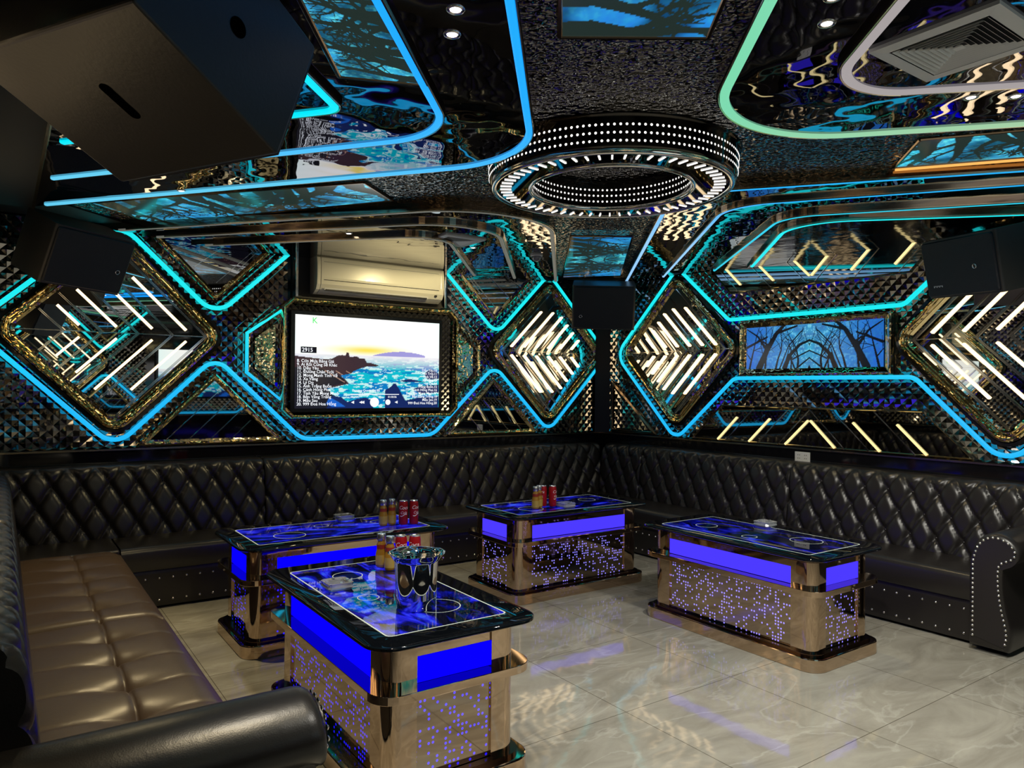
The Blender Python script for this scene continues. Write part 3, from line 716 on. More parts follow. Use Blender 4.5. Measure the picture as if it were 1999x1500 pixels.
# ================================================================== ceiling
CAM = Vector((-5.76, -6.422))
def K(z, P): k = (z-1.6)/1.24; return [tuple(CAM+(Vector(p)-CAM)*k) for p in P]
def isect(p1, p2, p3, p4):
    x1, y1 = p1; x2, y2 = p2; x3, y3 = p3; x4, y4 = p4; d = (x1-x2)*(y3-y4)-(y1-y2)*(x3-x4)
    a = x1*y2-y1*x2; b = x3*y4-y3*x4; return ((a*(x3-x4)-(x1-x2)*b)/d, (a*(y3-y4)-(y1-y2)*b)/d)
def clipseg(P, lo, hi):
    return [(max(lo[0], min(hi[0], x)), max(lo[1], min(hi[1], y))) for x, y in P]
base = [(-5.60, -6.94), (-.0, -6.94), (0, -.42), (-.64, -.0), (-4.85, -.0), (-5.60, -.72)]
base = [(-5.60, -6.9), (-.03, -6.9), (-.03, -.43), (-.66, -.03), (-4.83, -.03), (-5.60, -.72)]
cb = MB().prism(base, RH, RH+.02).build('hammered_soffit', M_ceil, ceil_o) if 0 else struct(MB().prism(base, RH, RH+.02).build('ceiling_panel', M_ceil))
cb.name = 'ceiling.001'
up = lambda z: (lambda a, b, h: (a, b, z-h))
def to_edge(a, b, side):
    """extend the ray a->b until it meets a room edge line"""
    a = Vector(a); b = Vector(b); d = b-a
    ax, val = side; t = (val-a[ax])/d[ax]; return tuple(a+d*t)
def sector(name_, z, P1, P2, Q1, Q2, rad, e1, e2, closers, colf, label, group, wid=.03, mat=None, led=M_led, zt=RH, top=None):
    """a dropped ceiling island: two straight sides meeting in one rounded nose; side 1 ends on edge e1, side 2 on e2"""
    P1, P2, Q1, Q2 = K(z, [P1, P2, Q1, Q2]); nose = isect(P1, P2, Q1, Q2)
    a = to_edge(nose, P1, e1); b = to_edge(nose, Q2, e2)
    path = roundpoly([a, nose, b], [0, rad, 0], 22, False)
    poly = path+[c for c in closers]
    root = empty('ceiling_island', (nose[0], nose[1], z), label, 'ceiling panel', group)
    MB().prism(poly, z, zt, cap1=False, cap0=False).build('fascia', M_bronze, root)
    MB().add([(x, y, z) for x, y in poly], [tuple(range(len(poly)))]).build('black_mirror', mat or M_ceilp, root)
    # which side is inside?
    cxy = Vector((sum(p[0] for p in poly)/len(poly), sum(p[1] for p in poly)/len(poly)))
    o1 = offset_path(path, wid*.9); o2 = offset_path(path, -wid*.9)
    mid = len(path)//2
    ins = o1 if (Vector(o1[mid])-cxy).length < (Vector(o2[mid])-cxy).length else o2
    P_ = subdiv(ins, .12)
    P_ = P_[1:-1]
    strip(P_, up(z), wid, .0, .014, colf).build('led_strip', led, root)
    for off in (.45,):
        o1 = offset_path(path, wid*off*.5); o2 = offset_path(path, -wid*off*.5); ins2 = o1 if (Vector(o1[mid])-cxy).length < (Vector(o2[mid])-cxy).length else o2
        strip(subdiv(ins2, .2)[1:-1], up(z), .006, .0, .012, None).build('metal_lip', M_goldp, root)
    return root
XL, XR, YB, YN = -5.59, -.035, -.035, -6.88
z1_, z2_, z3_ = 2.785, 2.765, 2.745
l1_, l2_, l3_ = 2.738, 2.722, 2.706
BL = (.03, .36, .98); LB = (.10, .42, .80)
cblue = lambda x, y: mixc((.006, .33, 1.0), (.10, .50, .72), (y+4.0)/1.6)
G = 'stepped ceiling islands'
# left island (three steps)
sector('l1', l1_, (-4.42, -4.52), (-3.92, -3.91), (-4.03, -2.35), (-5.4, -.55), .60, (0, XL), (0, XL), [(XL, -1.2)], cblue, 'big left ceiling island edged with a bright blue LED line', G, .028, zt=RH)
sector('l2', l2_, (-4.76, -4.27), (-4.30, -3.74), (-4.26, -2.87), (-4.52, -2.52), .38, (0, XL), (0, XL), [(XL, -2.2)], cblue, 'second blue edged step inside the left ceiling island', G, .028, zt=l1_)
sector('l3', l3_, (-4.80, -3.63), (-4.62, -3.44), (-4.63, -3.12), (-4.80, -2.90), .10, (0, XL), (0, XL), [(XL, -3.2)], lambda x, y: (.0, .66, .80), 'innermost cyan edged step of the left ceiling island behind the big speaker', G, .034, zt=l2_)
# back island
gr = lambda x, y: (.10, .10, .085)  # unlit strips; the grey they reflect is put in as a faint glow
sector('b1', z1_, (-4.80, -.10), (-3.67, -1.50), (-1.96, -1.61), (-.63, .03), .75, (1, YB), (1, YB), [], gr, 'ceiling island over the air conditioner with unlit grey edge line', G, .03, zt=RH)
sector('b2', z2_, (-3.95, -.62), (-3.42, -1.24), (-2.26, -1.30), (-1.30, -.08), .55, (1, YB), (1, YB), [], gr, 'second step of the ceiling island over the air conditioner', G, .03, zt=z1_)
sector('b3', z3_, (-3.77, -.21), (-3.25, -.80), (-2.50, -.88), (-2.10, -.38), .32, (1, YB), (1, YB), [], gr, 'innermost step of the ceiling island directly above the air conditioner', G, .026, zt=z2_)
# right island (four steps)
cr_ = lambda x, y: mixc((.25, .50, .80), (.01, .36, .80), (-y-2.2)/1.5)
sector('r0', 2.80, (-.09, -.50), (-1.78, -2.56), (-1.83, -3.86), (-1.15, -4.73), .50, (0, XR), (0, XR), [], cr_, 'outer step of the right ceiling island with pale blue LED line', G, .026, zt=RH)
sector('r1', z1_, (-.06, -1.06), (-1.56, -2.92), (-1.45, -3.74), (-.83, -4.62), .38, (0, XR), (0, XR), [], cr_, 'second step of the right ceiling island with pale blue LED line', G, .024, zt=2.80)
sector('r2', z2_, (-.12, -1.87), (-1.06, -3.03), (-.91, -3.73), (-.37, -4.45), .30, (0, XR), (0, XR), [], lambda x, y: (.02, .50, .66), 'third step of the right ceiling island with teal LED line', G, .024, zt=z1_, mat=M_ceild)
sector('r3', z3_, (-.16, -2.30), (-.60, -2.74), (-.58, -3.72), (-.22, -4.10), .42, (0, XR), (0, XR), [], lambda x, y: TEAL, 'innermost step of the right ceiling island with cyan LED loop', G, .03, zt=z2_, mat=M_ceild)
# near island
sector('g1', z1_, (-3.8, -4.97), (-3.49, -4.60), (-2.42, -4.41), (-1.89, -5.0), .62, (1, YN), (1, YN), [], lambda x, y: mixc((.16, .56, .34), (.30, .50, .30), (x+3.3)/1.2), 'near ceiling island edged with a pale green LED line', G, .036, zt=RH)
sector('g2', z2_, (-3.46, -5.21), (-3.21, -4.91), (-2.74, -4.81), (-2.38, -5.18), .32, (1, YN), (1, YN), [], lambda x, y: (.30, .27, .27), 'inner step of the near ceiling island with a dim grey edge line around the vent', G, .034, zt=z1_)

# LED displays in the four arms of the ceiling cross
def ceil_display(q, seed, asp, label, n=(260, 110), sym=True, z=RH-.012, ink=(.016, .018, .022), dens=1.5):
    root = empty('ceiling_screen', (sum(p[0] for p in q)/4, sum(p[1] for p in q)/4, z), label, 'screen', 'tree screens in the ceiling')
    im = tree_image(n[0], n[1], seed, asp, dens, sym, ink, 1.55, (), .75); im = np.ascontiguousarray(im.transpose(1, 0, 2))*np.array([1.1, 1.75, 1.2])
    a, b, c, d = [Vector(p) for p in q]
    lod_grid(lambda u, v: tuple((a*(1-u)+b*u)*(1-v)+(d*(1-u)+c*u)*v)+(z,), im).build('display', M_display, root)
    P = [tuple(a), tuple(b), tuple(c), tuple(d)]
    strip(subdiv(P+[P[0]], .5), up(z), .02, -.01, .006, None).build('metal_rim', M_bronze, root)
    return root
ceil_display([(-3.98, -2.30), (-3.66, -2.02), (-4.82, -.30), (-5.28, -.72)], 5, 2.6, 'blue tree screen in the ceiling arm above the left back corner', sym=False)
ceil_display([(-2.00, -1.86), (-1.60, -2.15), (-.28, -.62), (-.70, -.14)], 9, 2.4, 'blue tree screen in the ceiling arm leading to the dark corner', sym=True)
ceil_display([(-4.17, -4.42), (-3.75, -4.72), (-5.05, -6.35), (-5.47, -6.05)], 14, 2.6, 'blue tree screen at the top edge of the photo in the near left ceiling arm', sym=True)
ceil_display([(-2.10, -4.64), (-1.76, -4.34), (-.92, -5.50), (-1.28, -5.80)], 17, 2.6, 'blue tree screen in the ceiling arm behind the chandelier towards the right', sym=False)
ceil_display([(-4.48, -4.02), (-4.77, -3.90), (-5.08, -4.36), (-4.89, -4.50)], 23, 1.9, 'blue mesh screen on the left ceiling island beside the big speaker', (200, 110), False, l2_-.004)
# orange edge light beside the right arm screen
tag(strip(subdiv([(-1.70, -4.31), (-.86, -5.47)], .3), up(RH-.002), .022, 0, .012, lambda x, y: (.9, .42, .10)).build('led_strip', M_led, None), 'short orange LED line beside the tree screen in the right ceiling arm', 'led strip')

# chandelier ring
ch_ = empty('ring_chandelier', (-3.08, -3.50, RH), 'round drum chandelier with rows of white points and radial tick lights on the ceiling', 'chandelier')
cc = (-3.08, -3.50, 0); ZB = 2.668
MB().lathe([(.675, RH-.001), (.67, RH-.010), (.660, RH-.016), (.652, ZB+.03), (.635, ZB+.02)], cc, 96, False).build('outer_drum', pbr('drum_black_steel', (.07, .065, .06), .08, 1), ch_, True)
MB().lathe([(.425, RH-.001), (.43, ZB+.02)], cc, 96, False).build('inner_drum', MATS['drum_black_steel'], ch_, True)
MB().lathe([(.625, ZB+.006), (.44, ZB+.006)], cc, 96, False).build('under_plate', pbr('drum_mirror', (.15, .15, .15), .02, 1), ch_)
for nm, r0, r1 in (('outer_rim', .615, .642), ('inner_rim', .424, .444)):
    MB().lathe([(r0, ZB+.02), (r0, ZB+.002), (r0+.006, ZB-.004), (r1-.006, ZB-.004), (r1, ZB+.002), (r1, ZB+.02)], cc, 96, False).build(nm, M_chrome, ch_, True)
pm = MB(); n_ = 148
def disc(mb, c, nrm, r, k=8):
    nrm = Vector(nrm).normalized(); t = nrm.orthogonal().normalized(); b = nrm.cross(t); c = Vector(c)
    mb.add([c+(t*math.cos(2*PI*i/k)+b*math.sin(2*PI*i/k))*r for i in range(k)]+[c+nrm*r*.5], [(i, (i+1) % k, k) for i in range(k)])
for row in range(3):
    for i in range(n_):
        a = 2*PI*i/n_; z = ZB+.05+.036*row; dr = Vector((math.cos(a), math.sin(a), 0))
        disc(pm, Vector(cc)+dr*(.6545+.0022*row)+Vector((0, 0, z)), dr, .0062)
o = pm.build('outer_point_lamps', M_dot, ch_); o['kind'] = 'stuff'
pm = MB()
for row in range(3):
    for i in range(100):
        a = 2*PI*i/100; z = ZB+.05+.034*row; dr = Vector((math.cos(a), math.sin(a), 0))
        disc(pm, Vector(cc)+dr*.426+Vector((0, 0, z)), -dr, .0058)
o = pm.build('inner_point_lamps', M_dot, ch_); o['kind'] = 'stuff'
tick = None
M_tick = emit('tick_light', (1, .96, .9), 1.5)
for i in range(60):
    a = 2*PI*i/60; dr = Vector((math.cos(a), math.sin(a), 0)); t = Vector((-dr.y, dr.x, 0)); c0 = Vector(cc)
    if tick is None:
        mb = MB(); q = [(.535, -.0045), (.595, -.0045), (.595, .0045), (.535, .0045)]
        mb.loops([[c0+Vector((r, w_, ZB+.0055)) for r, w_ in q], [c0+Vector((r, w_, ZB+.001)) for r, w_ in q]], cap=True)
        # origin on the ring axis so that copies only turn
        tick = mb.build('tick_light', M_tick, ch_)
        me = tick.data
        for v in me.vertices: v.co += Vector((0, 0, 0))
    else:
        c = tick.copy(); C.objects.link(c); c.parent = ch_; c.rotation_euler = (0, 0, a)
# hidden clean-up: none

# downlights
DLT = [(s[0], s[1], s[2]) for s in SPOTS]
lab = ['downlight in the left ceiling island nearer the chandelier', 'downlight in the left ceiling island nearer the camera', 'downlight at the top edge of the photo in the near island, lower of the pair', 'downlight at the top edge of the photo in the near island, upper of the pair',
       'left one of two downlights below the square vent', 'right one of two downlights below the square vent', 'warm glowing downlight in the right ceiling island', 'warm downlight above the left sofa', 'added warm lamp brightening the air conditioner', 'warm downlight left of the air conditioner']
d0 = None
for (x, y, z), l in zip(DLT, lab):
    if d0 is None:
        d0 = empty('downlight', (x, y, z), l, 'downlight', 'round ceiling downlights')
        MB().lathe([(.017, 0), (.021, -.003), (.027, -.003), (.029, .0), (.029, .006), (.017, .006)], (x, y, z), 24, False).build('trim_ring', M_chrome, d0, True)
        MB().lathe([(.0005, -.0015), (.017, -.001)], (x, y, z), 24, False).build('lens', M_down, d0)
    else:
        c = copy_tree(d0); c.location = (x, y, z); tag(c, l, 'downlight', 'round ceiling downlights')
# small glass dome (camera) on the ceiling
dm = empty('dome_camera', (-1.90, -1.15, 2.78), 'small smoky dome camera on the ceiling left of the arm screen', 'camera')
MB().lathe([(.055, 2.79), (.055, 2.775), (.045, 2.77)], (-1.87, -1.22, 0), 24).build('base_ring', M_white, dm, True)
MB().lathe([(.045, 2.772), (.042, 2.755), (.032, 2.738), (.016, 2.729), (.001, 2.727)], (-1.87, -1.22, 0), 24).build('dome', pbr('smoky_dome', (.3, .3, .32), .05, .3), dm, True)
# ceiling diffusers
def diffuser(x0, y0, s, z, label):
    r = empty('air_diffuser', (x0+s/2, y0+s/2, z), label, 'air vent', 'square ceiling diffusers')
    def ring(mb, a, b, za, zb):
        q = lambda d_, zz: [(x0+d_, y0+d_, zz), (x0+s-d_, y0+d_, zz), (x0+s-d_, y0+s-d_, zz), (x0+d_, y0+s-d_, zz)]
        mb.loops([q(a, za), q(b, zb), q(b+.0015, zb+.001), q(a+.0015, za+.001)], wrap=True)
    mb = MB(); ring(mb, 0, .045, z-.012, z-.016); ring(mb, 0, .001, z, z-.012); mb.build('face_frame', M_vent, r)
    k = .052; i = 0
    while k < s/2-.012:
        mb = MB(); ring(mb, k, k+.012, z-.016, z-.004); mb.build('louvre', M_vent, r); k += .0165; i += 1
    MB().box((x0+s/2-.014, y0+s/2-.014, z-.016), (x0+s/2+.014, y0+s/2+.014, z-.012)).build('centre_cap', M_vent, r)
    MB().box((x0+.046, y0+.046, z-.0035), (x0+s-.046, y0+s-.046, z-.0015)).build('duct_opening', M_dark, r)
    return r
a = K(2.75, [(-3.16, -5.40), (-2.76, -5.0)])
diffuser(a[0][0], a[0][1], .40, z2_, 'square white four way air vent at the top right of the photo')
diffuser(-3.02, -1.62, .36, z2_, 'square air vent in the ceiling island in front of the air conditioner')

# ================================================================== speakers
def rotm(yaw, pitch, roll): return Matrix.Rotation(yaw, 4, 'Z') @ Matrix.Rotation(pitch, 4, 'X') @ Matrix.Rotation(roll, 4, 'Y')
def speaker(loc, yaw, pitch, roll, W, D, H, label, mount, ring=(.38, -.3), logo=None, front='-Y'):
    """cabinet centred on loc; local -Y is the grille side"""
    root = empty('wall_speaker', loc, label, 'speaker', 'black karaoke speakers'); M = Matrix.Translation(loc) @ rotm(yaw, pitch, roll)
    bx = roundpoly([(-W/2, D/2-.0), (-W/2, -D/2), (W/2, -D/2), (W/2, D/2)], .02, 4)
    MB().prism(bx, -H/2, H/2, M).build('cabinet', M_spk, root, auto=40)
    g = MB(); P = [(-W/2+.012, -H/2+.012), (W/2-.012, -H/2+.012), (W/2-.012, H/2-.012), (-W/2+.012, H/2-.012)]
    Pr = roundpoly(P, .02, 5)
    g.loops([[M @ Vector((a, -D/2, b)) for a, b in Pr], [M @ Vector((a, -D/2-.010, b)) for a, b in Pr], [M @ Vector((a*.975, -D/2-.016, b*.97)) for a, b in Pr]])
    g.add([M @ Vector((a*.975, -D/2-.016, b*.97)) for a, b in Pr], [tuple(range(len(Pr)))])
    gg = g.build('grille', M_grille, root)
    rg = MB(); c = Vector((ring[0]*W, -D/2-.018, ring[1]*H)); n = 28
    L = [[M @ (c+Vector((r*math.cos(2*PI*i/n), dy, r*math.sin(2*PI*i/n)))) for i in range(n)] for r, dy in ((.0115, 0), (.0125, -.003), (.0155, -.003), (.0165, 0))]
    rg.loops(L).build('badge_ring', M_steel, gg, True)
    # bracket to the wall
    a = M @ Vector((0, D/2, 0)); b = Vector(mount)
    t = (b-a).normalized(); s = t.orthogonal().normalized()*.02; u_ = t.cross(s)
    mb = MB(); mb.loops([[a+s+u_, a-s+u_, a-s-u_, a+s-u_], [b+s+u_, b-s+u_, b-s-u_, b+s-u_]], cap=True).build('wall_bracket', M_dark, root)
    return root, M
# front right, hung on the right wall
rR, MR = speaker((-.3751, -4.2185, 2.4843), -2.003, .2342, .049, .62, .38, .40, 'black speaker hung at the right edge above the right wall diamond', (-.02, -4.45, 2.6), ring=(.22, -.03))
lg = MB()
for i in range(7):
    x = -.235+i*.012; lg.add([MR @ Vector((x, -.2065, -.125+.006*(i % 2))), MR @ Vector((x+.010, -.2065, -.125+.006*(i % 2))), MR @ Vector((x+.008, -.2065, -.112)), MR @ Vector((x+.002, -.2065, -.112))], [(0, 1, 2, 3)])
lg.build('badge_strip', M_txtd, [c for c in rR.children if c.name.startswith('grille')][0])
speaker((-.535, -.625, 2.494), -.7285, .2775, .022, .645, .40, .455, 'black speaker hung in the dark corner between the two walls', (-.08, -.08, 2.6), ring=(-.36, -.20))
speaker((-5.35, -.60, 2.500), .4928, .4221, .0425, .566, .354, .40, 'black speaker hung over the left diamond mirror', (-5.7, -.02, 2.65), ring=(.36, -.08))
# big one close to the camera: its underside and end panel face the camera
bg = empty('wall_speaker', (-5.4378, -4.2903, 2.4828), 'huge looking black speaker hanging close to the camera at the top left', 'speaker', 'black karaoke speakers')
MBG = Matrix.Translation((-5.4378, -4.2903, 2.4828)) @ rotm(.5449, -.0249, .4233)
W_, D_, H_ = .4818, .5877, .3905
pf = roundpoly([(-W_/2, -H_/2), (W_/2, -H_/2), (W_/2, H_/2), (-W_/2, H_/2)], .012, 4)
mb = MB(); mb.loops([[MBG @ Vector((a, y, b)) for a, b in pf] for y in (-D_/2, D_/2)], cap=True); mb.build('cabinet', M_spk, bg, bevel=.006)
g = MB(); g.box((W_/2-.001, -D_/2+.012, -H_/2+.012), (W_/2+.012, D_/2-.012, H_/2-.012), MBG); g.build('grille', M_grille, bg)
hn = roundpoly([(-.055, -.014), (.055, -.014), (.055, .014), (-.055, .014)], .0139, 6)
mb = MB(); z_ = -H_/2-.0008
mb.loops([[MBG @ Vector((a*1.08-.02, b*1.15+.0, z_)) for a, b in hn], [MBG @ Vector((a-.02, b, z_-.001)) for a, b in hn]]); mb.add([MBG @ Vector((a-.02, b, z_-.0011)) for a, b in hn], [tuple(range(len(hn)))]); mb.build('hand_grip', pbr('recess_black', (.001, .001, .001), 1, 0, spec=0), bg)
mb = MB(); k = 24
mb.loops([[MBG @ Vector((.0+r*math.cos(2*PI*i/k), -D_/2-.0012-dy, .0+r*math.sin(2*PI*i/k))) for i in range(k)] for r, dy in ((.026, 0), (.022, .001), (.0005, .0012))]); mb.build('pole_socket', MATS['recess_black'], bg)
a_ = MBG @ Vector((-W_/2, .1, .05)); mb = MB(); s_ = Vector((0, .02, 0)); u_ = Vector((0, 0, .02)); b_ = Vector((-5.89, -4.1, 2.66))
mb.loops([[a_+s_+u_, a_-s_+u_, a_-s_-u_, a_+s_-u_], [b_+s_+u_, b_-s_+u_, b_-s_-u_, b_+s_-u_]], cap=True).build('wall_bracket', M_dark, bg)

# ================================================================== sofas
PU, PV = .185, .155     # button spacing along the sofa and up the backrest
def btn_mesh(r, flat=.55):
    mb = MB(); mb.lathe([(r, 0), (r*.86, r*.5*flat*1.6), (r*.5, r*.85*flat*1.6), (.0003, r*flat*1.6)], (0, 0, 0), 10, False)
    return mb
def proto_mesh(mb, name, mat):
    me = bpy.data.meshes.new(name); me.from_pydata(mb.v, [], mb.f); me.materials.append(mat)
    for p in me.polygons: p.use_smooth = True
    return me
ME_BTN = proto_mesh(btn_mesh(.009), 'button', M_leather); ME_NAIL = proto_mesh(btn_mesh(.0085, .5), 'nailhead', M_nail)
def put(me, name, root, p, n):
    o = bpy.data.objects.new(name, me); C.objects.link(o); o.parent = root; o.location = Vector(p)-ORG[root.name]
    o.rotation_euler = Vector(n).to_track_quat('Z', 'Y').to_euler(); return o
def sofa_profile(t):
    """arc along the backrest face: t metres from the bottom -> (h, z, nh, nz)"""
    pts = [(.235, .45), (.232, .52), (.222, .62), (.210, .72), (.198, .82), (.186, .90), (.170, .945), (.140, .972), (.10, .980), (.05, .978), (.026, .972)]
    acc = 0
    for i in range(len(pts)-1):
        a, b = Vector(pts[i]), Vector(pts[i+1]); l = (b-a).length
        if acc+l >= t or i == len(pts)-2:
            k = (t-acc)/l; p = a+(b-a)*k; d = (b-a)/l; return p.x, p.y, d.y, -d.x
        acc += l
SOFA_LEN = .45+.10+.14
def tuft(u, z):
    a = u/PU; b = (z-.395)/(2*PV); p = a+b; q = a-b
    f = lambda t: 1-(1-abs(math.sin(PI*t)))**3.0
    v = (f(p)*f(q))**.8
    pr, qr = p-round(p), q-round(q); d2 = (pr*pr+qr*qr)      # distance to the nearest button
    return v*.72+.28*(1-math.exp(-d2/.035))
def backrest(to3, s0, s1, root, phase=0.0, curve=None, step=.0132):
    n = max(2, int((s1-s0)/step)); m_ = 52; G_ = []
    tot = .66
    for j in range(m_+1):
        t = tot*j/m_; h, z, nh, nz = sofa_profile(t); row = []
        zt = .45+t   # unrolled height
        for i in range(n+1):
            s = s0+(s1-s0)*i/n; e = min(s-s0, s1-s)
            ed = min(1, e/.02); ed = math.sqrt(max(0, 1-(1-ed)**2))
            fade = max(0, min(1, (tot-.10-t)/.06))
            am = (-.026+.046*tuft(s-s0+phase, zt))*fade + (-.012)*(1-ed) + .012*(1-fade)
            if curve: row.append(curve(s, z+nz*am, h+nh*am))
            else: row.append(to3(s, z+nz*am, h+nh*am))
        G_.append(row)
    mb = MB().grid(G_)
    # close the sides and underside
    for i in (0, n):
        side = [G_[j][i] for j in range(m_+1)]
        s = s0 if i == 0 else s1
        f_ = curve or to3
        mb.add(side+[f_(s, .45, .026)], [tuple(range(len(side)+1))])
    o = mb.build('backrest', M_leather, root, True)
    # buttons
    for r, zt in ((0, .55), (1, .705), (2, .86)):
        t = zt-.45; h, z, nh, nz = sofa_profile(t)
        off = PU/2 if r % 2 == 0 else 0
        k = math.ceil((s0+phase*0-s0)/PU)-1
        while True:
            s = s0+off+k*PU-phase; k += 1
            if s > s1-.02: break
            if s < s0+.02: continue
            f_ = curve or to3
            p = Vector(f_(s, z-nz*.025, h-nh*.025)); p2 = Vector(f_(s, z+nz*.1, h+nh*.1)); put(ME_BTN, 'button', o, p, p2-p)
    return o
def seat_front(to3, s0, s1, root, dep=.731, mat=None, h_in=.20):
    """cushion slab with a rolled front edge, plus base"""
    prof = [(h_in, .452), (dep-.06, .456), (dep-.025, .452), (dep-.006, .438), (dep, .415), (dep-.002, .30), (dep-.012, .285), (dep-.05, .283), (h_in, .283)]
    n = max(2, int((s1-s0)/.12)); L = []
    for i in range(n+1):
        s = s0+(s1-s0)*i/n; e = .004 if i in (0, n) else 0
        L.append([to3(s, z-e*(1 if z > .4 else 0), h-e) for h, z in prof])
    MB().loops(L, cap=True).build('seat_cushion', mat or M_leather, root, auto=50)
    pr = [(h_in, .02), (dep-.035, .02), (dep-.03, .05), (dep-.03, .255), (dep-.035, .282), (h_in, .282)]
    return MB().loops([[to3(s, z, h) for h, z in pr] for s in (s0, s1)], cap=True).build('base', M_leather, root, bevel=.004)
def nails(to3, s0, s1, root, dep=.731, step=.084):
    n = int((s1-s0)/step)
    for z in (.22, .064):
        for i in range(n):
            s = s0+(s1-s0)*(i+.5)/n; p = Vector(to3(s, z, dep-.0305)); put(ME_NAIL, 'nailhead', root, p, Vector(to3(s, z, dep+.1))-p)
GS = 'tufted leather sofa units around the room'
def unit(to3, s0, s1, label, seat=None, back_=None, nail=None, phase=.0, dep=.731):
    root = empty('tufted_sofa', to3((s0+s1)/2, 0, dep/2), label, 'sofa', GS)
    a, b = back_ or (s0, s1); backrest(to3, a, b, root, phase)
    bo = seat_front(to3, seat[0], seat[1], root, dep)
    nails(to3, nail[0], nail[1], bo, dep)
    return root
fa = .003
# back wall units (seams measured at s = 1.97, 3.98)
u1 = unit(back, .84, 1.97-fa, 'tufted leather sofa unit against the back wall in the left corner', (.84, 1.97-fa), (.05, 1.97-fa), (.86, 1.95), phase=PU/2-.03)
u2 = unit(back, 1.97+fa, 3.98-fa, 'tufted leather sofa unit under the television', (1.97+fa, 3.98-fa), None, (2.0, 3.95), phase=.0)
u3 = unit(back, 3.98+fa, 5.168, 'tufted leather sofa unit between the television and the dark corner', (3.98+fa, 5.165), (3.98+fa, 5.74), (4.0, 5.15), phase=.0)
# corner unit: square seat in the corner, backrest runs on the right wall
u4 = empty('tufted_sofa', (-.4, -.4, 0), 'tufted leather corner sofa unit beneath the corner speaker', 'sofa', GS)
backrest(right, .245, .865-fa, u4, .02)
MB().box((-.73, -.73, .283), (-.2, -.2, .455)).build('seat_cushion', M_leather, u4, bevel=.01)
MB().box((-.70, -.70, .02), (-.2, -.2, .282)).build('base', M_leather, u4)
u5 = unit(right, .865+fa, 2.64-fa, 'tufted leather sofa unit under the tree screen on the right wall', (.74, 2.64-fa), (.865+fa, 2.64-fa), (.76, 2.62), phase=.05)
u6 = unit(right, 2.64+fa, 4.31, 'tufted leather sofa unit with rolled arm at the right end', (2.64+fa, 4.31), (2.64+fa, 4.62), (2.66, 4.29), phase=.0)

def smooth_path(P, k):
    out = []; n = len(P)
    for i in range(n-1):
        p0, p1, p2, p3 = Vector(P[max(i-1, 0)]), Vector(P[i]), Vector(P[i+1]), Vector(P[min(i+2, n-1)])
        for j in range(k):
            t = j/k; out.append(tuple(.5*((2*p1)+(p2-p0)*t+(2*p0-5*p1+4*p2-p3)*t*t+(3*p1-p0-3*p2+p3)*t**3)))
    out.append(tuple(P[-1])); return out
def rolled_arm(root, frame, s_in, width, dep, name='arm'):
    """frame(s, z, h): s along the sofa (growing outwards), h out of the wall. Scroll arm with studded front panel"""
    w = width
    prof = [(0, .03), (0, .50), (.005, .58), (.03, .665), (.075, .722), (.135, .745), (.195, .735), (.245, .70), (.27, .655), (.265, .61), (.235, .575), (.20, .555), (.185, .53), (.185, .42), (.20, .30), (.225, .18), (.225, .10), (.205, .03)]
    prof = [(a*w/.27, b) for a, b in prof]
    pr = smooth_path(prof, 5)
    L = []
    for h, sc in ((.026, 1), (dep-.05, 1), (dep-.03, .993), (dep-.014, .975), (dep-.004, .945), (dep, .90)):
        cx, cz = .12*w/.27, .38; L.append([frame(s_in+cx+(a-cx)*sc, cz+(b-cz)*sc, h) for a, b in pr])
    arm = MB().loops(L, cap=True).build(name, M_leather, root, auto=75)
    # studs along the inset outline
    ins = offset_path(pr, .026); ins2 = offset_path(pr, -.026)
    c0 = Vector((.1, .4)); sel = ins if sum((Vector(p)-c0).length for p in ins) < sum((Vector(p)-c0).length for p in ins2) else ins2
    sel = [p for p in sel if p[1] > .05]
    panel = [frame(s_in+a, b, dep+.001) for a, b in offset_path(sel, 0)]
    mb = MB(); mb.add([frame(s_in+a, b, dep-.001) for a, b in sel]+[frame(s_in+a, b, dep+.004) for a, b in sel], [tuple(range(len(sel), 2*len(sel)))]+[(i, i+1, len(sel)+i+1, len(sel)+i) for i in range(len(sel)-1)])
    fp = mb.build('arm_front_panel', M_leather, arm)
    d = 0; out = [sel[0]]
    for i in range(1, len(sel)):
        a = Vector(sel[i-1]); b = Vector(sel[i]); l = (b-a).length; t = 0
        while d+(l-t) >= .029:
            t += .029-d; d = 0; out.append(tuple(a+(b-a)*(t/l)))
        d += l-t
    for a, b in out:
        p = Vector(frame(s_in+a, b, dep+.004)); put(ME_NAIL, 'nailhead', arm, p, Vector(frame(s_in+a, b, dep+.1))-p)
rolled_arm(u6, right, 4.315, .28, .80)
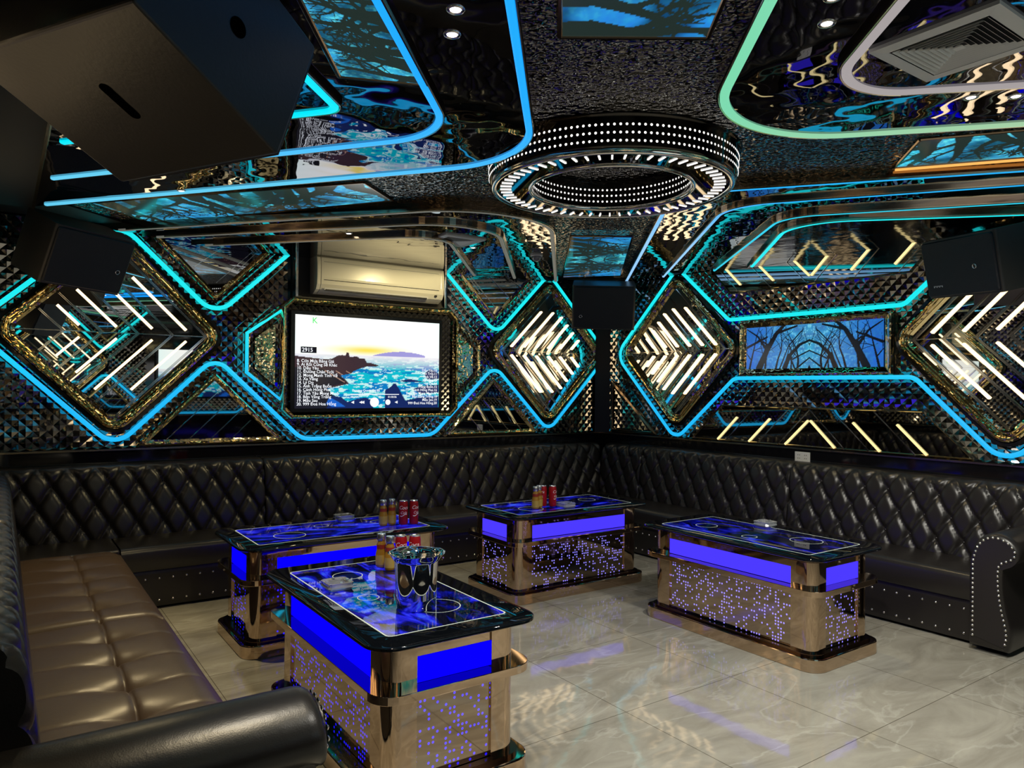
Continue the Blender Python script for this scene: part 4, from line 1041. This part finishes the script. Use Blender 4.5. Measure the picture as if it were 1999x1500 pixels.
# left sofa: seat with a button seam, two cushions, near rolled arm
lf = lambda s, z, h: (-5.9+h, -s, z)     # s counted from the back wall towards the camera
u7 = empty('tufted_sofa', (-5.5, -2.5, 0), 'long leather sofa along the left wall with warm lit brown seat and foreground arm', 'sofa', GS)
backrest(lf, .25, 2.40-fa, u7, .03); backrest(lf, 2.40+fa, 4.30, u7, .0)
def left_seat(s0, s1, rows, root, dep=.835):
    h0 = .20; n = int((s1-s0)/.0105); m_ = 84; G_ = []
    prof_h = [h0+(dep-.03-h0)*j/m_ for j in range(m_+1)]
    SH = .545
    for j, h in enumerate(prof_h):
        row = []
        for i in range(n+1):
            s = s0+(s1-s0)*i/n; z = .462
            e = min(s-s0, s1-s); z -= .036*math.exp(-(e/.02)**1.2)*1.0
            z -= .014*math.exp(-abs(h-SH)/.009)                                   # long seam
            for r in rows:
                dd = math.hypot((s-r)*1.0, (h-SH)*.55); z -= .040*math.exp(-(dd/.05)**1.3)
                z -= .009*math.exp(-abs(s-r-.03*math.sin((h-.5)*4))/.012)*min(1, max(0, 1.2-abs(h-SH)*2.2))  # creases across
            z += .010*math.sin((h-h0)/(dep-h0)*PI)+.004*vnoise(np.array([s*6.]), np.array([h*6.]), 4)[0]
            x = (h-(dep-.10))/.07
            if x > 0: z -= .018*min(x, 1)**2
            row.append(lf(s, z, h))
        G_.append(row)
    for h, dz in ((dep-.012, .452-.022), (dep-.003, .425), (dep, .40), (dep-.003, .30), (dep-.02, .285), (h0, .285)):
        G_.append([lf(s0+(s1-s0)*i/n, dz-(.006 if i in (0, n) else 0), h) for i in range(n+1)])
    mb = MB().grid(G_)
    for i in (0, n): mb.add([r[i] for r in G_], [tuple(range(len(G_)))])
    sc_o = mb.build('seat_cushion', M_leather_lit, root, True)
    for r in rows: put(ME_BTN, 'button', sc_o, lf(r, .414, SH), (0, 0, 1)).scale = (1.7, 1.7, 1.5)
left_seat(.74, 2.41, (.86, 1.19, 1.51, 1.82, 2.14), u7)
left_seat(2.415, 4.34, (2.70, 3.01, 3.31, 3.60, 3.92), u7)
MB().box((-5.874, -4.34, .02), (-5.10, -.73, .283)).build('base', M_leather, u7)
MB().box((-5.874, -.735, .02), (-5.07, -.026, .455)).build('corner_seat', M_leather, u7, bevel=.01)
rolled_arm(u7, lf, 4.22, .30, .88)

# ================================================================== tables
def rrect(w, d, r, seg=8):
    return roundpoly([(-w/2, -d/2), (w/2, -d/2), (w/2, d/2), (-w/2, d/2)], r, seg)
def make_table(loc, rot, label, dotm, lightm, art, full=True):
    root = empty('lit_table', (0, 0, 0), label, 'table', 'mirror clad karaoke tables with blue lights')
    W, D = 1.40, .76; BW, BD = 1.36, .71
    o = MB(); P = rrect(BW, BD, .10); o.loops([[(x, y, z) for x, y in P] for z in (0.0, .078)], cap=True)
    o.build('plinth', M_rose, root, bevel=.006)
    P = rrect(BW-.06, BD-.06, .09); MB().prism(P, .078, .092).build('plinth_step', M_rosed, root)
    # core body
    bw, bd = BW-.14, BD-.14
    MB().box((-bw/2+.012, -bd/2+.012, .09), (bw/2-.012, bd/2-.012, .612)).build('core', M_rosed, root)
    # four rounded corner columns
    for sx in (-1, 1):
        for sy in (-1, 1):
            c = [(0, 0), (.125, 0), (.125, .07), (.07, .125), (0, .125)]
            q = roundpoly([(bw/2-.135, bd/2-.02), (bw/2-.135, bd/2+.012), (bw/2+.012, bd/2+.012), (bw/2+.012, bd/2-.115), (bw/2-.02, bd/2-.115), (bw/2-.02, bd/2-.02)], [0, .0, .07, 0, 0, 0], 8)
            q = [(sx*a, sy*b) for a, b in q]
            MB().prism(q, .09, .618).build('corner_column', M_rose, root, auto=40)
    # perforated lit panels, recessed between the columns
    def panel(p0, p1, z0, z1, nrm, mat, name, th=.006, uvoff=0):
        a = Vector(p0); b = Vector(p1); n = Vector(nrm)*th
        mb = MB(); q = [(a.x, a.y, z0), (b.x, b.y, z0), (b.x, b.y, z1), (a.x, a.y, z1)]
        f = [tuple(Vector(v)+n.to_3d()) for v in q]; mb.loops([q, f]); mb.add(f, [(0, 1, 2, 3)])
        l = (b-a).length; mb.uv = ([(uvoff, 0), (uvoff+l, 0), (uvoff+l, z1-z0), (uvoff, z1-z0)])*3
        return mb.build(name, mat, root)
    X, Y = bw/2-.135, bd/2-.012; X2, Y2 = bw/2-.012, bd/2-.115
    for k, (p0, p1, nrm) in enumerate((((-X, -Y), (X, -Y), (0, -1)), ((X, Y), (-X, Y), (0, 1)), ((X2, -Y2), (X2, Y2), (1, 0)), ((-X2, Y2), (-X2, -Y2), (-1, 0)))):
        panel(p0, p1, .095, .425, nrm, dotm, 'perforated_panel', .014, 3.1*k)
        panel(p0, p1, .468, .565, nrm, lightm, 'light_panel', .022)
        panel(p0, p1, .566, .615, nrm, M_rose, 'upper_rail', .016)
    # shelf collar: rounded slab with a deep band
    P = rrect(BW+.005, BD+.005, .10); Pi = rrect(bw-.02, bd-.02, .02)
    MB().loops([[(x, y, .428) for x, y in Pi], [(x, y, .428) for x, y in P], [(x, y, .462) for x, y in P], [(x, y, .462) for x, y in Pi]]).build('shelf', M_rose, root, bevel=.002)
    # top
    P = rrect(W-.10, D-.10, .09); MB().prism(P, .616, .632).build('top_support', M_rosed, root)
    P = rrect(W, D, .11, 10)
    L = [[(x*(1-e/W*2), y*(1-e/D*2), z) for x, y in P] for e, z in ((.006, .632), (.0, .636), (.0, .646), (.004, .650))]
    gt = MB().loops(L, cap=True).build('glass_top', M_tglass, root, auto=50)
    P = [(-.575, -.27), (.575, -.27), (.575, .27), (-.575, .27)]
    MB().prism(P, .6502, .6508).build('backlit_print', art, gt)
    Pr = roundpoly(P, .02, 4); Pr2 = offset_path(Pr, -.007, True)
    MB().loops([[(x, y, .6511) for x, y in Pr], [(x, y, .6511) for x, y in Pr2]]).build('white_border_line', pbr('pale_print_line', (.55, .6, .55), .3, emis=(.5, .6, .5), estr=.35), gt)
    for cx, cy, r in ((.36, .05, .075), (-.33, -.08, .10), (-.05, .12, .05)):
        k = 36; mb = MB(); mb.loops([[(cx+rr*math.cos(2*PI*i/k), cy+rr*math.sin(2*PI*i/k), .6512) for i in range(k)] for rr in (r, r-.004)])
        mb.build('printed_ring', MATS['pale_print_line'], gt)
    if not full: pass
    root.location = loc; root.rotation_euler = (0, 0, rot)
    return root
HZ = PI/2
make_table((-4.27, -3.30, 0), HZ, 'nearest lit table with the steel ice bucket on it', M_dots_blue, M_blue, art_mat('print_one', 1.3, .44, .60, .9))
make_table((-3.91, -1.72, 0), 0, 'lit table behind the nearest one, in front of the left part of the back sofa', M_dots_blue, M_blue, art_mat('print_two', 5.3, .42, .60, .9))
make_table((-1.99, -1.70, 0), 0, 'lit table in the middle, closest to the dark room corner', M_dots_white, M_violet, art_mat('print_three', 8.1, .48, .64, .8))
make_table((-1.64, -3.36, 0), HZ, 'lit table on the right holding only a glass ashtray', M_dots_white, M_violet, art_mat('print_four', 12.4, .50, .65, .7))
TT = .6515
# ---------- things on the tables
def ashtray(x, y, rot, label):
    r = empty('glass_ashtray', (x, y, TT), label, 'ashtray', 'square glass ashtrays')
    a = .062
    def sq(s, z, c=.012):
        s2 = s-c; pts = [(s2, -s), (s, -s2), (s, s2), (s2, s), (-s2, s), (-s, s2), (-s, -s2), (-s2, -s)]
        return [(x+px, y+py, TT+z) for px, py in pts]
    mb = MB(); mb.loops([sq(a*.88, 0), sq(a, .012), sq(a*.94, .022), sq(a, .034), sq(a*.93, .036), sq(a*.74, .030), sq(a*.66, .012)], cap=True)
    mb.build('bowl', M_glass, r)
    for sx, sy in ((1, 0), (-1, 0), (0, 1), (0, -1)):
        mb = MB(); mb.box((x+sx*a*.8-.006, y+sy*a*.8-.006, TT+.0345), (x+sx*a*.8+.006, y+sy*a*.8+.006, TT+.039))
        mb.build('cigarette_rest', M_glass, r)
    r.rotation_euler = (0, 0, 0); return r
ashtray(-4.45, -3.13, 0, 'glass ashtray on the nearest table, left of the steel bucket')
ashtray(-3.74, -1.46, 0, 'glass ashtray on the table behind the nearest one')
ashtray(-2.03, -1.86, 0, 'glass ashtray on the middle table beside the cans')
ashtray(-1.36, -3.24, 0, 'glass ashtray alone on the right table')
def can(x, y, label, rot=0):
    r = empty('soda_can', (x, y, TT), label, 'can', 'slim red soda cans')
    MB().lathe([(.020, 0), (.0245, .004), (.0282, .014), (.0282, .128), (.0245, .143)], (x, y, TT), 28).build('body', M_red, r, auto=40)
    MB().lathe([(.0246, .1432), (.0256, .146), (.0250, .1475), (.0235, .1465), (.0225, .1435), (.001, .1435)], (x, y, TT), 28, False).build('lid', M_alu, r, auto=40)
    MB().lathe([(.0205, -.0), (.0245, .0038), (.0249, .0045)], (x, y, TT), 28, False).build('base_rim', M_alu, r)
    M = Matrix.Translation((x, y, TT)) @ Matrix.Rotation(rot, 4, 'Z')
    text_mesh('can_lettering', 'Coca', .030, M_txtd, M @ Matrix.Translation((0, 0, .098)), r, 'CENTER', .0003, bend=.0285, shear=.35)
    t = text_mesh('can_lettering', 'Cola', .022, M_txtd, M @ Matrix.Translation((0, 0, .070)), r, 'CENTER', .0003, bend=.0285, shear=.35)
    mb = MB(); k = 14
    L = []
    for e in (.0, .0045):
        L.append([M @ Vector((.0286*math.sin(a), -.0286*math.cos(a), .060+e+.006*math.sin(a*3))) for a in [(-.8+1.6*i/k) for i in range(k+1)]])
    mb.loops(L, closed=False).build('white_wave', M_txtd, r)
    r.scale = (1.1, 1.1, 1.14)
    return r
def bottle(x, y, label):
    r = empty('energy_drink_bottle', (x, y, TT), label, 'bottle', 'small gold and red drink bottles')
    MB().lathe([(.022, 0), (.0262, .004), (.027, .02), (.027, .062), (.0235, .074), (.022, .084), (.0215, .105), (.017, .116), (.0165, .124)], (x, y, TT), 26).build('glass_body', M_amber, r, auto=50)
    MB().lathe([(.0274, .012), (.0276, .014), (.0276, .056), (.0274, .058)], (x, y, TT), 26, False).build('gold_label', M_labelg, r, True)
    MB().lathe([(.0225, .085), (.0224, .104)], (x, y, TT), 26, False).build('red_label', M_label, r, True)
    MB().lathe([(.0198, .122), (.0205, .126), (.0205, .150), (.019, .153), (.001, .1535)], (x, y, TT), 26).build('cap', M_alu, r, auto=40)
    r.scale = (1.1, 1.1, 1.14)
    return r
cang = math.radians(-32)
for args in ((-3.475, -1.865, 'red soda can touching a bottle on the table behind the nearest one', cang+.15), (-3.405, -1.885, 'rightmost red soda can on the table behind the nearest one', cang+.7),
             (-2.175, -1.745, 'red soda can next to the bottles on the middle table, left of two', cang-.9), (-2.112, -1.79, 'red soda can beside the ashtray on the middle table', cang+1.0),
             (-4.02, -2.93, 'red soda can peeking over the steel bucket rim, left of two', cang+.1), (-3.955, -2.96, 'red soda can peeking over the steel bucket rim, right of two', cang-.3)):
    can(args[0], args[1], args[2], args[3])
for x, y, l in ((-3.60, -1.81, 'left small amber bottle on the table behind the nearest one'), (-3.53, -1.80, 'small amber bottle touching the red can on the table behind the nearest one'),
                (-2.29, -1.80, 'left small amber bottle on the middle table'), (-2.225, -1.76, 'right small amber bottle on the middle table'),
                (-4.10, -2.86, 'rear small amber bottle behind the steel bucket'), (-4.09, -2.945, 'front small amber bottle behind the steel bucket')):
    bottle(x, y, l)
# steel ice bucket with a flared wavy rim
bk = empty('ice_bucket', (-4.28, -3.60, TT), 'polished steel ice bucket with flared wavy rim on the nearest table', 'bucket')
n_ = 96; L = []
def bring(r, z, lob, wav=0):
    return [(-4.28+(r*(1+lob*math.cos(8*a)))*math.cos(a), -3.60+(r*(1+lob*math.cos(8*a)))*math.sin(a), TT+z+wav*math.cos(4*a+.6)) for a in [2*PI*i/n_ for i in range(n_)]]
outer = [bring(.078, .001, 0), bring(.084, .006, 0), bring(.086, .05, 0), bring(.0895, .12, 0), bring(.0935, .20, .0), bring(.103, .220, 0, .001), bring(.121, .236, .0, .0018), bring(.124, .2375, 0, .002)]
inner_ = [bring(.119, .2365, 0, .002), bring(.103, .213, 0, .001), bring(.0915, .20, 0), bring(.0875, .12, 0), bring(.084, .05, 0), bring(.080, .01, 0)]
MB().loops(outer+inner_, cap=True).build('bowl', M_steel, bk, True)
